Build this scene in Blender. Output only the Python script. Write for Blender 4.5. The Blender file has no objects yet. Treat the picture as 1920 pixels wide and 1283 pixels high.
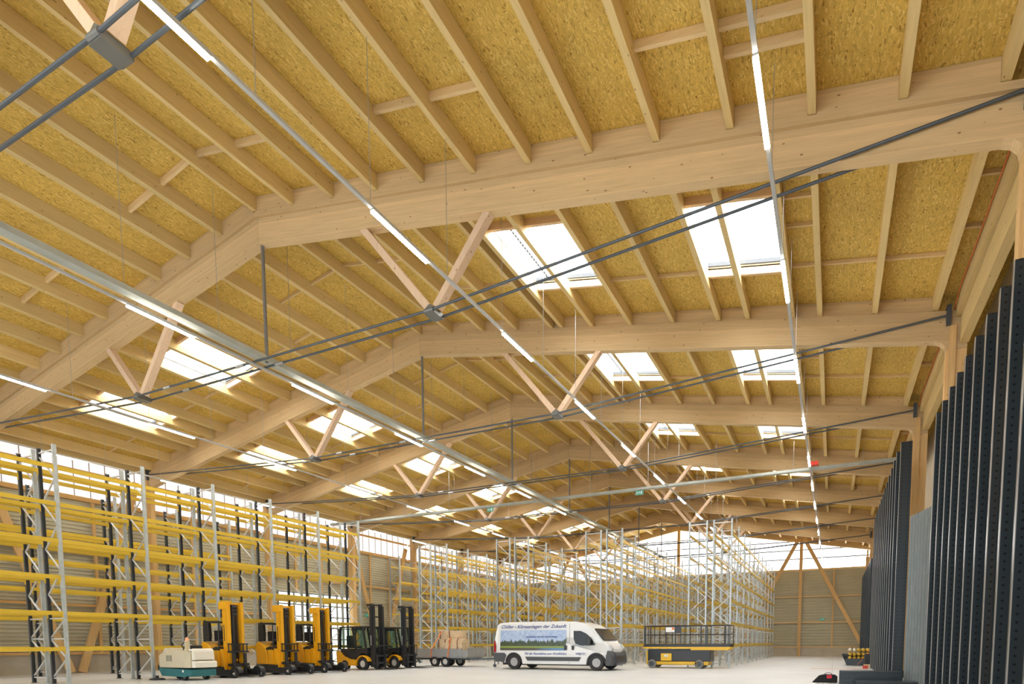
import bpy, math, random
from mathutils import Vector, Matrix
random.seed(7)
SC = bpy.context.scene
COL = SC.collection

# ------------------------------------------------------------------ camera
PW, PH = 1920, 1283
FPX, CX, CY, YAW, PITCH, ROLL, EYE = 1109.76, 1039.71, 1291.65, .4387, -.0778, -.0028, 1.2616
fw = Vector((-math.sin(YAW)*math.cos(PITCH), math.cos(YAW)*math.cos(PITCH), math.sin(PITCH)))
rt = Vector((math.cos(YAW), math.sin(YAW), 0)); up = rt.cross(fw)
r2 = rt*math.cos(ROLL)+up*math.sin(ROLL); u2 = -rt*math.sin(ROLL)+up*math.cos(ROLL)
cam_data = bpy.data.cameras.new('camera')
cam = bpy.data.objects.new('camera', cam_data); COL.objects.link(cam)
M = Matrix.Identity(4)
for i in range(3):
    M[i][0] = r2[i]; M[i][1] = u2[i]; M[i][2] = -fw[i]
M[0][3] = 0; M[1][3] = 0; M[2][3] = EYE
cam.matrix_world = M
cam_data.sensor_width = 36; cam_data.lens = FPX/PW*36
cam_data.shift_x = (PW/2-CX)/PW; cam_data.shift_y = (CY-PH/2)/PW
cam_data.clip_start = .1; cam_data.clip_end = 400
SC.camera = cam

# ------------------------------------------------------------------ colour management and daylight
SC.view_settings.view_transform = 'Standard'; SC.view_settings.look = 'None'
SC.view_settings.exposure = 0.95; SC.view_settings.gamma = 1.0
SC.view_settings.use_curve_mapping = False
SC.cycles.use_denoising = True
SC.cycles.max_bounces = 8; SC.cycles.diffuse_bounces = 5; SC.cycles.glossy_bounces = 3
SC.cycles.transmission_bounces = 4; SC.cycles.transparent_max_bounces = 8
SC.cycles.sample_clamp_indirect = 6.0; SC.cycles.caustics_reflective = False; SC.cycles.caustics_refractive = False
world = bpy.data.worlds.new('world'); SC.world = world; world.use_nodes = True
bg = world.node_tree.nodes['Background']
bg.inputs[0].default_value = (.86, .93, 1.0, 1); bg.inputs[1].default_value = 1.75
SKY_PANE, STRIP_PANE, GABLE_PANE, LED = 6.6, .46, 2.4, 31.0
# the open gate behind the camera: a portal steers sampling to the sky seen through it
pl = bpy.data.lights.new('gate_portal', 'AREA'); pl.shape = 'RECTANGLE'; pl.size = 30; pl.size_y = 8.5
pl.cycles.is_portal = True
po = bpy.data.objects.new('gate_portal', pl); COL.objects.link(po)
po.location = (-13.3, -8.2, 4.5); po.rotation_euler = (math.radians(90), 0, 0)

# ------------------------------------------------------------------ helpers
class MB:
    def __init__(s): s.v = []; s.f = []; s.m = []
    def add(s, vs, fs, m=0):
        b = len(s.v); s.v += [tuple(v) for v in vs]
        for f in fs: s.f.append(tuple(b+i for i in f)); s.m.append(m)
        return s
    def box(s, x0, x1, y0, y1, z0, z1, m=0):
        vs = [(x, y, z) for z in (z0, z1) for y in (y0, y1) for x in (x0, x1)]
        return s.add(vs, [(0,2,3,1),(4,5,7,6),(0,1,5,4),(2,6,7,3),(0,4,6,2),(1,3,7,5)], m)
    def bar(s, p, q, w, h, upv=(0,0,1), m=0):
        p, q = Vector(p), Vector(q); d = (q-p).normalized(); u = Vector(upv)
        if abs(d.dot(u)) > .98: u = Vector((0,1,0))
        sd = d.cross(u).normalized(); u = sd.cross(d).normalized()
        vs = [c+sd*a*w/2+u*b*h/2 for c in (p, q) for b in (-1, 1) for a in (-1, 1)]
        return s.add(vs, [(0,2,3,1),(4,5,7,6),(0,1,5,4),(2,6,7,3),(0,4,6,2),(1,3,7,5)], m)
    def cyl(s, p, q, r, n=12, m=0, r1=None):
        p, q = Vector(p), Vector(q); d = (q-p).normalized()
        u = Vector((0,0,1)) if abs(d.z) < .9 else Vector((1,0,0))
        a = d.cross(u).normalized(); b = a.cross(d); r1 = r if r1 is None else r1
        vs = [c+(a*math.cos(t*2*math.pi/n)+b*math.sin(t*2*math.pi/n))*rr for c, rr in ((p, r), (q, r1)) for t in range(n)]
        fs = [(t, (t+1) % n, n+(t+1) % n, n+t) for t in range(n)]+[tuple(range(n-1, -1, -1)), tuple(range(n, 2*n))]
        return s.add(vs, fs, m)
    def prism(s, poly, a, b, axis='y', m=0):
        n = len(poly)
        f = (lambda p, t: (p[0], t, p[1])) if axis == 'y' else ((lambda p, t: (t, p[0], p[1])) if axis == 'x' else (lambda p, t: (p[0], p[1], t)))
        vs = [f(p, t) for t in (a, b) for p in poly]
        return s.add(vs, [(t, (t+1) % n, n+(t+1) % n, n+t) for t in range(n)]+[tuple(range(n-1, -1, -1)), tuple(range(n, 2*n))], m)
    def torus(s, c, R, r, n=24, k=8, m=0):     # ring round the y axis, a tyre
        vs = [(c[0]+(R+r*math.cos(j*2*math.pi/k))*math.cos(i*2*math.pi/n), c[1]+r*1.1*math.sin(j*2*math.pi/k), c[2]+(R+r*math.cos(j*2*math.pi/k))*math.sin(i*2*math.pi/n)) for i in range(n) for j in range(k)]
        return s.add(vs, [(i*k+j, i*k+(j+1) % k, ((i+1) % n)*k+(j+1) % k, ((i+1) % n)*k+j) for i in range(n) for j in range(k)], m)
    def ball(s, c, rx, ry, rz, n=10, k=6, m=0):
        vs = [(c[0], c[1], c[2]-rz)]+[(c[0]+rx*math.sin(math.pi*j/k)*math.cos(i*2*math.pi/n), c[1]+ry*math.sin(math.pi*j/k)*math.sin(i*2*math.pi/n), c[2]-rz*math.cos(math.pi*j/k)) for j in range(1, k) for i in range(n)]+[(c[0], c[1], c[2]+rz)]
        fs = [(0, 1+(i+1) % n, 1+i) for i in range(n)]
        fs += [(1+(j-1)*n+i, 1+(j-1)*n+(i+1) % n, 1+j*n+(i+1) % n, 1+j*n+i) for j in range(1, k-1) for i in range(n)]
        L = len(vs)-1; b = 1+(k-2)*n
        fs += [(L, b+i, b+(i+1) % n) for i in range(n)]
        return s.add(vs, fs, m)
    def mesh(s, name, mats):
        me = bpy.data.meshes.new(name); me.from_pydata(s.v, [], s.f)
        for x in (mats if isinstance(mats, (list, tuple)) else [mats]): me.materials.append(x)
        me.polygons.foreach_set('material_index', s.m)
        import bmesh
        b = bmesh.new(); b.from_mesh(me); bmesh.ops.recalc_face_normals(b, faces=b.faces); b.to_mesh(me); b.free()
        me.update(); return me
    def build(s, name, mats, parent=None, bevel=0, smooth=False):
        o = bpy.data.objects.new(name, s.mesh(name, mats)); COL.objects.link(o)
        if parent: o.parent = parent
        if smooth:
            for p in o.data.polygons: p.use_smooth = True
        if bevel:
            b = o.modifiers.new('bevel', 'BEVEL'); b.width = bevel; b.segments = 2; b.limit_method = 'ANGLE'
        return o
def inst(me, name, parent=None, loc=(0,0,0), rz=0):
    o = bpy.data.objects.new(name, me); COL.objects.link(o)
    if parent: o.parent = parent
    o.location = loc; o.rotation_euler = (0, 0, rz); return o
def tag(o, label, cat, group=None, kind=None):
    o['label'] = label; o['category'] = cat
    if group: o['group'] = group
    if kind: o['kind'] = kind
    return o
def thing(name, label, cat, loc=(0,0,0), group=None, rz=0, kind=None):
    o = bpy.data.objects.new(name, None); COL.objects.link(o)
    o.location = loc; o.rotation_euler = (0, 0, rz); o.empty_display_size = .2
    return tag(o, label, cat, group, kind)
def struct(o): o['kind'] = 'structure'; return o
def copy_tree(o, parent=None):
    c = o.copy(); COL.objects.link(c); c.parent = parent
    for ch in o.children: copy_tree(ch, c)
    return c
ORD = ['', 'first', 'second', 'third', 'fourth', 'fifth', 'sixth', 'seventh', 'eighth', 'ninth', 'tenth', 'eleventh', 'twelfth', 'thirteenth', 'fourteenth', 'fifteenth', 'sixteenth', 'seventeenth', 'eighteenth', 'nineteenth', 'twentieth']

# ------------------------------------------------------------------ materials
class NT:
    def __init__(s, name):
        s.mat = bpy.data.materials.new(name); s.mat.use_nodes = True; s.t = s.mat.node_tree
        s.b = s.t.nodes['Principled BSDF']
    def n(s, typ, **k):
        nd = s.t.nodes.new(typ)
        for a, v in k.items():
            if a in ('ins',):
                for kk, vv in v.items():
                    if isinstance(vv, bpy.types.NodeSocket): s.t.links.new(vv, nd.inputs[kk])
                    else: nd.inputs[kk].default_value = vv
            else: setattr(nd, a, v)
        return nd
    def link(s, a, b): s.t.links.new(a, b)
    def coord(s, scale, rot=(0,0,0)):
        tc = s.n('ShaderNodeTexCoord'); oi = s.n('ShaderNodeObjectInfo')
        mul = s.n('ShaderNodeVectorMath', operation='SCALE', ins={0: (37., 53., 71.), 'Scale': oi.outputs['Random']})
        rr = s.n('ShaderNodeMapping', ins={'Vector': tc.outputs['Object'], 'Rotation': rot})
        ad = s.n('ShaderNodeVectorMath', operation='ADD', ins={0: rr.outputs[0], 1: mul.outputs[0]})
        mp = s.n('ShaderNodeMapping', ins={'Vector': ad.outputs[0], 'Scale': scale})
        return mp.outputs[0], oi.outputs['Random']
    def ramp(s, fac, stops):
        r = s.n('ShaderNodeValToRGB', ins={'Fac': fac}); e = r.color_ramp.elements
        while len(e) > 1: e.remove(e[0])
        e[0].position, e[0].color = stops[0][0], (*stops[0][1], 1)
        for p, c in stops[1:]:
            x = e.new(p); x.color = (*c, 1)
        return r.outputs[0]
    def mix(s, f, a, b, typ='MIX'):
        m = s.n('ShaderNodeMix', data_type='RGBA', blend_type=typ)
        for i, v in ((0, f), (6, a), (7, b)):
            if isinstance(v, bpy.types.NodeSocket): s.link(v, m.inputs[i])
            else: m.inputs[i].default_value = v if i == 0 else (*v, 1)
        return m.outputs[2]
def plain(name, c, rough=.5, metal=0., var=.06, nscale=3., spec=.5, coat=0.):
    t = NT(name); v, rnd = t.coord((nscale,)*3)
    no = t.n('ShaderNodeTexNoise', ins={'Vector': v, 'Scale': 1., 'Detail': 4.})
    col = t.ramp(no.outputs[0], [(.3, tuple(x*(1-var) for x in c)), (.7, tuple(min(1, x*(1+var)) for x in c))])
    t.link(col, t.b.inputs['Base Color'])
    t.b.inputs['Roughness'].default_value = rough; t.b.inputs['Metallic'].default_value = metal
    t.b.inputs['Specular IOR Level'].default_value = spec; t.b.inputs['Coat Weight'].default_value = coat
    return t.mat
def wood(name, c, axis, rot=(0,0,0), var=.13, knots=.8, rough=.62, lam=0):
    """grain stretched along one axis; small dark knots; every board a little different"""
    t = NT(name)
    sc = [9., 9., 9.]; sc[axis] = .55
    v, rnd = t.coord(tuple(sc), rot)
    no = t.n('ShaderNodeTexNoise', ins={'Vector': v, 'Scale': 2.2, 'Detail': 5., 'Roughness': .6, 'Distortion': .4})
    col = t.ramp(no.outputs[0], [(.3, tuple(x*(1-var) for x in c)), (.52, c), (.75, tuple(min(1, x*(1+var*.8)) for x in c))])
    ks = [2.7, 2.7, 2.7]; ks[axis] = 1.5
    kv, _ = t.coord(tuple(ks), rot)
    vo = t.n('ShaderNodeTexVoronoi', ins={'Vector': kv, 'Scale': 2.3})
    k = t.ramp(vo.outputs['Distance'], [(.0, (1,1,1)), (.06, (1,1,1)), (.105, (0,0,0))])
    kk = t.n('ShaderNodeMath', operation='MULTIPLY', ins={0: k, 1: knots})
    col = t.mix(kk.outputs[0], col, (c[0]*.38, c[1]*.24, c[2]*.18))
    if lam:
        sp = t.n('ShaderNodeTexCoord'); mp = t.n('ShaderNodeMapping', ins={'Vector': sp.outputs['Object'], 'Rotation': rot})
        sx = t.n('ShaderNodeSeparateXYZ', ins={0: mp.outputs[0]})
        a = t.n('ShaderNodeMath', operation='MULTIPLY', ins={0: sx.outputs[2], 1: 1/.085})
        fr = t.n('ShaderNodeMath', operation='FRACT', ins={0: a.outputs[0]})
        ln = t.n('ShaderNodeMath', operation='LESS_THAN', ins={0: fr.outputs[0], 1: .05})
        l2 = t.n('ShaderNodeMath', operation='MULTIPLY', ins={0: ln.outputs[0], 1: lam})
        col = t.mix(l2.outputs[0], col, tuple(x*.62 for x in c))
        fl = t.n('ShaderNodeMath', operation='FLOOR', ins={0: a.outputs[0]})
        wn = t.n('ShaderNodeTexWhiteNoise', noise_dimensions='1D', ins={'W': fl.outputs[0]})
        mr2 = t.n('ShaderNodeMapRange', ins={0: wn.outputs[0], 3: .9, 4: 1.06})
        h2 = t.n('ShaderNodeHueSaturation', ins={'Value': mr2.outputs[0], 'Color': col}); col = h2.outputs[0]
    mr = t.n('ShaderNodeMapRange', ins={0: rnd, 3: .88, 4: 1.08})
    hs = t.n('ShaderNodeHueSaturation', ins={'Value': mr.outputs[0], 'Color': col})
    t.link(hs.outputs[0], t.b.inputs['Base Color']); t.b.inputs['Roughness'].default_value = rough
    t.b.inputs['Specular IOR Level'].default_value = .3
    return t.mat
def osb():
    t = NT('osb_board'); tc = t.n('ShaderNodeTexCoord')
    cols = []
    for i, (ang, s) in enumerate(((.35, 1.), (-.5, 1.15), (1.25, .9))):
        nz = t.n('ShaderNodeTexNoise', ins={'Vector': tc.outputs['Object'], 'Scale': 3., 'Detail': 2.})
        mm = t.n('ShaderNodeVectorMath', operation='MULTIPLY_ADD', ins={0: nz.outputs['Color'], 1: (.12, .12, 0), 2: tc.outputs['Object']})
        mp = t.n('ShaderNodeMapping', ins={'Vector': mm.outputs[0], 'Rotation': (0, 0, ang), 'Scale': (48.*s, 10.*s, 2.)})
        vo = t.n('ShaderNodeTexVoronoi', voronoi_dimensions='2D', ins={'Vector': mp.outputs[0], 'Scale': 1., 'Randomness': 1.})
        sx = t.n('ShaderNodeSeparateColor', ins={0: vo.outputs['Color']})
        cols.append(sx)
    sel = t.n('ShaderNodeTexNoise', ins={'Vector': tc.outputs['Object'], 'Scale': 13., 'Detail': 1.})
    a = t.n('ShaderNodeMath', operation='GREATER_THAN', ins={0: sel.outputs[0], 1: .46})
    b = t.n('ShaderNodeMath', operation='GREATER_THAN', ins={0: sel.outputs[0], 1: .56})
    m1 = t.n('ShaderNodeMix', ins={0: a.outputs[0], 2: cols[0].outputs[0], 3: cols[1].outputs[0]})
    m2 = t.n('ShaderNodeMix', ins={0: b.outputs[0], 2: m1.outputs[0], 3: cols[2].outputs[0]})
    col = t.ramp(m2.outputs[0], [(0., OSB_D), (.05, tuple(x*.72 for x in OSB_C)), (.10, tuple(x*.86 for x in OSB_C)), (.5, OSB_C), (.8, tuple(x*1.1 for x in OSB_C)), (1., OSB_L)])
    big = t.n('ShaderNodeTexNoise', ins={'Vector': tc.outputs['Object'], 'Scale': .7, 'Detail': 3.})
    mr = t.n('ShaderNodeMapRange', ins={0: big.outputs[0], 1: .3, 2: .7, 3: .9, 4: 1.08})
    hs = t.n('ShaderNodeHueSaturation', ins={'Value': mr.outputs[0], 'Color': col})
    t.link(hs.outputs[0], t.b.inputs['Base Color']); t.b.inputs['Roughness'].default_value = .7
    t.b.inputs['Specular IOR Level'].default_value = .25
    return t.mat
OSB_C, OSB_D, OSB_L = (.64, .42, .095), (.33, .19, .035), (.80, .58, .19)
def glow(name, c, s, base=.8):
    t = NT(name); t.b.inputs['Base Color'].default_value = (base, base, base, 1)
    t.b.inputs['Emission Color'].default_value = (*c, 1); t.b.inputs['Emission Strength'].default_value = s
    t.b.inputs['Roughness'].default_value = .4
    return t.mat
def glass(name, c, mixf=.75, rough=.05):
    t = NT(name); tr = t.n('ShaderNodeBsdfTransparent', ins={0: (*c, 1)})
    t.b.inputs['Base Color'].default_value = (c[0]*.2, c[1]*.2, c[2]*.2, 1); t.b.inputs['Roughness'].default_value = rough
    ms = t.n('ShaderNodeMixShader', ins={0: mixf}); t.link(t.b.outputs[0], ms.inputs[1]); t.link(tr.outputs[0], ms.inputs[2])
    t.link(ms.outputs[0], t.t.nodes['Material Output'].inputs[0]); return t.mat
GL = (.65, .465, .25)
SLR = math.atan(.179)
m_osb = osb()
m_glu_r = wood('glulam_beam_wood', GL, 0, (0, -SLR, 0), .1, .9, lam=.35)
m_glu_l = wood('glulam_beam_wood_mirrored', GL, 0, (0, SLR, 0), .1, .9, lam=.35)
m_pur = wood('purlin_softwood', (.71, .53, .245), 1, var=.1, knots=.7)
m_bx = wood('crossing_softwood', (.76, .55, .29), 0, var=.1, knots=.6)
m_bz = wood('upright_softwood', (.70, .46, .21), 2, var=.12, knots=.6)
m_str = wood('strut_softwood', (.80, .58, .40), 2, var=.08, knots=.9)
m_white = plain('white_lining', (.85, .83, .80), .5)
m_dark = plain('dark_grey_steel', (.085, .097, .11), .45, .3)
m_gasket = plain('dark_gasket', (.06, .065, .07), .6)
m_galv = plain('galvanised_steel', (.50, .55, .57), .42, .45, .1, 6)
m_track = plain('light_grey_rail_paint', (.50, .50, .49), .4)
m_tray = plain('galvanised_tray', (.42, .44, .40), .75, .0, .12, 2)
m_rod = plain('grey_steel_tube', (.22, .22, .22), .45, .4)
m_galv2 = plain('dull_galvanised_sheet', (.30, .34, .34), .45, .4, .08, 3.)
m_yel = plain('yellow_rack_paint', (.68, .46, .035), .42, 0, .05)
m_osb_edge = wood('plain_header_wood', (.72, .50, .30), 0, var=.1, knots=.3)
m_sky = glow('skylight_opal_glazing', (.90, .95, 1.), SKY_PANE)
m_strip = glow('translucent_wall_panel', (.97, .93, .95), STRIP_PANE, .6)
m_gable = glow('gable_glazing', (.93, .96, 1.), GABLE_PANE)
m_door = glow('sectional_gate_glazing', (.93, 1, .95), 1.1, .6)
m_led = glow('led_diffuser', (1, .95, .82), LED)
m_black = plain('black_rubber', (.018, .018, .02), .55, 0, .1)
m_blackp = plain('black_paint', (.022, .023, .026), .35, 0, .05)
m_truck = plain('orange_yellow_truck_paint', (.83, .41, .012), .35, 0, .03)
m_steel = plain('bare_steel', (.45, .46, .47), .35, .7)
m_rim = plain('light_rim_paint', (.70, .69, .66), .4, .2)
# ------------------------------------------------------------------ the hall, measured from the camera
XR, SL = -13.284, .179           # ridge line, roof slope
OS0, PB0, BB0 = 12.27, 11.93, 11.22   # height at the ridge of boards, purlin undersides, rafter undersides
Y0, DY = 4.707, 6.4
def YT(k): return Y0+DY*k
def zr(z0, dx): return z0-SL*abs(dx)
XWL, XWR, YEND, YFRONT = -29.75, 3.2, 56.0, -8.1
HX = 16.6
NB = range(-2, 8)                # bays
BAYN = {0: 'foremost bay without skylights'}
for k in range(1, 8): BAYN[k] = '%s skylit bay' % ORD[k] if k < 7 else 'last bay by the gable'

# floor
def floor_mat():
    t = NT('pale_power_floated_concrete'); tc = t.n('ShaderNodeTexCoord')
    n1 = t.n('ShaderNodeTexNoise', ins={'Vector': tc.outputs['Object'], 'Scale': .35, 'Detail': 6., 'Roughness': .6})
    n2 = t.n('ShaderNodeTexNoise', ins={'Vector': tc.outputs['Object'], 'Scale': 14., 'Detail': 4.})
    c = t.ramp(n1.outputs[0], [(.3, (.68, .70, .72)), (.7, (.78, .80, .82))])
    c2 = t.ramp(n2.outputs[0], [(.3, (.96, .96, .96)), (.7, (1, 1, 1))])
    c = t.mix(1., c, c2, 'MULTIPLY')
    sx = t.n('ShaderNodeSeparateXYZ', ins={0: tc.outputs['Object']})
    for i in (0, 1):
        a = t.n('ShaderNodeMath', operation='MULTIPLY', ins={0: sx.outputs[i], 1: 1/6.4})
        f = t.n('ShaderNodeMath', operation='FRACT', ins={0: a.outputs[0]})
        l = t.n('ShaderNodeMath', operation='LESS_THAN', ins={0: f.outputs[0], 1: .0022})
        c = t.mix(l.outputs[0], c, (.42, .41, .39))
    t.link(c, t.b.inputs['Base Color']); t.b.inputs['Roughness'].default_value = .38
    return t.mat
m_floor = floor_mat()
struct(MB().box(XWL-.3, XWR+.3, -30, YEND+.3, -.3, 0).build('floor', m_floor))

# openings in the boards: skylights between purlins, mirrored about the ridge
BANKS = [(5.46, 6.34, 7.54), (10.21, 10.87, 12.0)]   # left edge, middle purlin, right edge (distance from the ridge)
SKY_Y = (.30, .70)
STD = [i*1.2725 for i in range(0, 13)]
SKYP = [0, 1.2725, 2.545, 3.8, 5.05, 5.4, 6.4, 7.6, 8.87, 10.15, 10.93, 12.06, 12.72, 13.98, 15.27]
def slab(mb, sd, d0, d1, y0, y1, m=0):
    p = [(XR+sd*d0, zr(OS0, d0)), (XR+sd*d1, zr(OS0, d1)), (XR+sd*d1, zr(OS0, d1)+.03), (XR+sd*d0, zr(OS0, d0)+.03)]
    mb.prism(p, y0, y1, 'y', m)
cei = MB()
for sd in (1, -1):
    for k in NB:
        ya, yb = YT(k), YT(k+1) if k < 7 else YEND+.2
        if k == -2: ya = YFRONT
        if 1 <= k <= 6:
            s0, s1 = ya+DY*SKY_Y[0], ya+DY*SKY_Y[1]
            slab(cei, sd, 0, HX, ya, s0); slab(cei, sd, 0, HX, s1, yb)
            e = [0, BANKS[0][0], BANKS[0][2], BANKS[1][0], BANKS[1][2], HX]
            for i in (0, 2, 4): slab(cei, sd, e[i], e[i+1], s0, s1)
        else: slab(cei, sd, 0, HX, ya, yb)
struct(cei.build('ceiling', m_osb))

# skylights
def skylight(k, sd, bi, n):
    s0, s1 = YT(k)+DY*SKY_Y[0], YT(k)+DY*SKY_Y[1]
    a, mid, b = BANKS[bi]
    fr = MB(); H = .24; z = lambda d, h=0: zr(OS0, d)+h
    def wallx(d, t):        # lining along y at distance d
        p = [(XR+sd*d, z(d)-.02), (XR+sd*(d+t), z(d+t)-.02), (XR+sd*(d+t), z(d+t)+H), (XR+sd*d, z(d)+H)]
        fr.prism(p, s0-.02, s1+.02, 'y')
    wallx(a-.05, .05); wallx(b, .05)
    for y in (s0-.06, s1+.02):
        fr.prism([(XR+sd*(a-.05), z(a)-.02), (XR+sd*(b+.05), z(b)-.02), (XR+sd*(b+.05), z(b)+H), (XR+sd*(a-.05), z(a)+H)], y, y+.04, 'y')
    o = fr.build('window_%d' % n, m_white); struct(o)
    p = MB(); p.prism([(XR+sd*(a-.04), z(a)+H-.06), (XR+sd*(b+.04), z(b)+H-.06), (XR+sd*(b+.04), z(b)+H-.03), (XR+sd*(a-.04), z(a)+H-.03)], s0-.03, s1+.03, 'y')
    p.build('pane', m_sky, o)
    h = MB()
    for y in (s0-.10, s1+.0):
        for (u, v) in ((a, mid-.02), (mid+.12, b)):
            h.prism([(XR+sd*u, z(u)-.16), (XR+sd*v, z(v)-.16), (XR+sd*v, z(v)+.05), (XR+sd*u, z(u)+.05)], y, y+.09, 'y')
    h.build('header', m_osb_edge, o)
    g = MB(); g.prism([(XR+sd*a, z(a)+.06), (XR+sd*b, z(b)+.06), (XR+sd*b, z(b)+.155), (XR+sd*a, z(a)+.155)], s1-.05, s1-.01, 'y')
    g.build('gasket', m_gasket, o)
    if not (sd > 0 and bi == 1):
        d = (a+.36) if sd > 0 else (b-.42)
        c = MB(); y = s0+.02
        while y < s1-.05:
            c.box(XR+sd*d-.02, XR+sd*d+.02, y, y+.075, z(d)+.12, z(d)+.16); y += .125
        c.build('opener_chain', m_black, o)
wn = 1
for k in range(1, 7):
    for sd in (1, -1):
        for bi in (0, 1): skylight(k, sd, bi, wn); wn += 1

# purlins, each its own board
SLOPE = {1: 'dark-upright slope', -1: 'strip-window slope'}
def purlin_mesh(sd, L):
    w = .062; f = lambda x: -SL*sd*x
    return MB().prism([(-w, f(-w)), (w, f(w)), (w, f(w)+.335), (-w, f(-w)+.335)], .0, L, 'y').mesh('roof_purlin', m_pur)
for k in NB:
    ya, yb = YT(k), (YT(k+1) if k < 7 else YEND-.05)
    if k == -2: ya = YFRONT+.05
    lst = SKYP if 1 <= k <= 6 else STD
    for sd in (1, -1):
        me = purlin_mesh(sd, yb-ya-.012)
        for i, d in enumerate(lst):
            if d == 0 and sd < 0: continue
            if k < 0: continue
            o = inst(me, 'roof_purlin', None, (XR+sd*d, ya+.006, zr(PB0, d)))
            if d == 0: lab = 'timber ridge purlin at the roof peak, %s' % BAYN[k]
            else: lab = 'timber roof purlin, %s from the ridge, %s, %s' % (ORD[i], SLOPE[sd], BAYN[k])
            tag(o, lab, 'purlin', 'roof purlins between the trusses')

# noggings between purlins
def nogging(sd, d0, d1, y, k, nth):
    hn, wn_ = (.13, .035) if k in (0, 7) else (.085, .024)
    p = [(XR+sd*(d0+.064), zr(OS0, d0+.064)-hn), (XR+sd*(d1-.064), zr(OS0, d1-.064)-hn), (XR+sd*(d1-.064), zr(OS0, d1-.064)-.004), (XR+sd*(d0+.064), zr(OS0, d0+.064)-.004)]
    o = MB().prism(p, y-wn_, y+wn_, 'y').build('roof_nogging', m_bx)
    tag(o, 'short pale nogging, %s from the ridge, %s, %s' % (ORD[nth], SLOPE[sd], BAYN[k]), 'nogging', 'short noggings between the purlins')
for k in range(0, 8):
    for sd in (1, -1):
        n = 1
        if k in (0, 7):
            for i in (0, 1, 4, 5, 8, 9):
                nogging(sd, STD[i], STD[i+1], YT(k)+DY*.735, k, n); n += 1
            nogging(sd, STD[9], STD[10], YT(k)+DY*.805, k, n)
        else:
            for a, b, f in ((0, 1.2725, .42), (1.2725, 2.545, .42), (2.545, 3.8, .67), (3.8, 5.05, .67), (7.6, 8.87, .70), (8.87, 10.15, .70), (12.06, 12.72, .33), (12.06, 12.72, .47), (12.06, 12.72, .70), (12.72, 13.98, .70), (13.98, 15.27, .70), (15.27, 15.74, .33), (15.27, 15.74, .56)):
                nogging(sd, a, b, YT(k)+DY*f, k, n); n += 1

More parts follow.
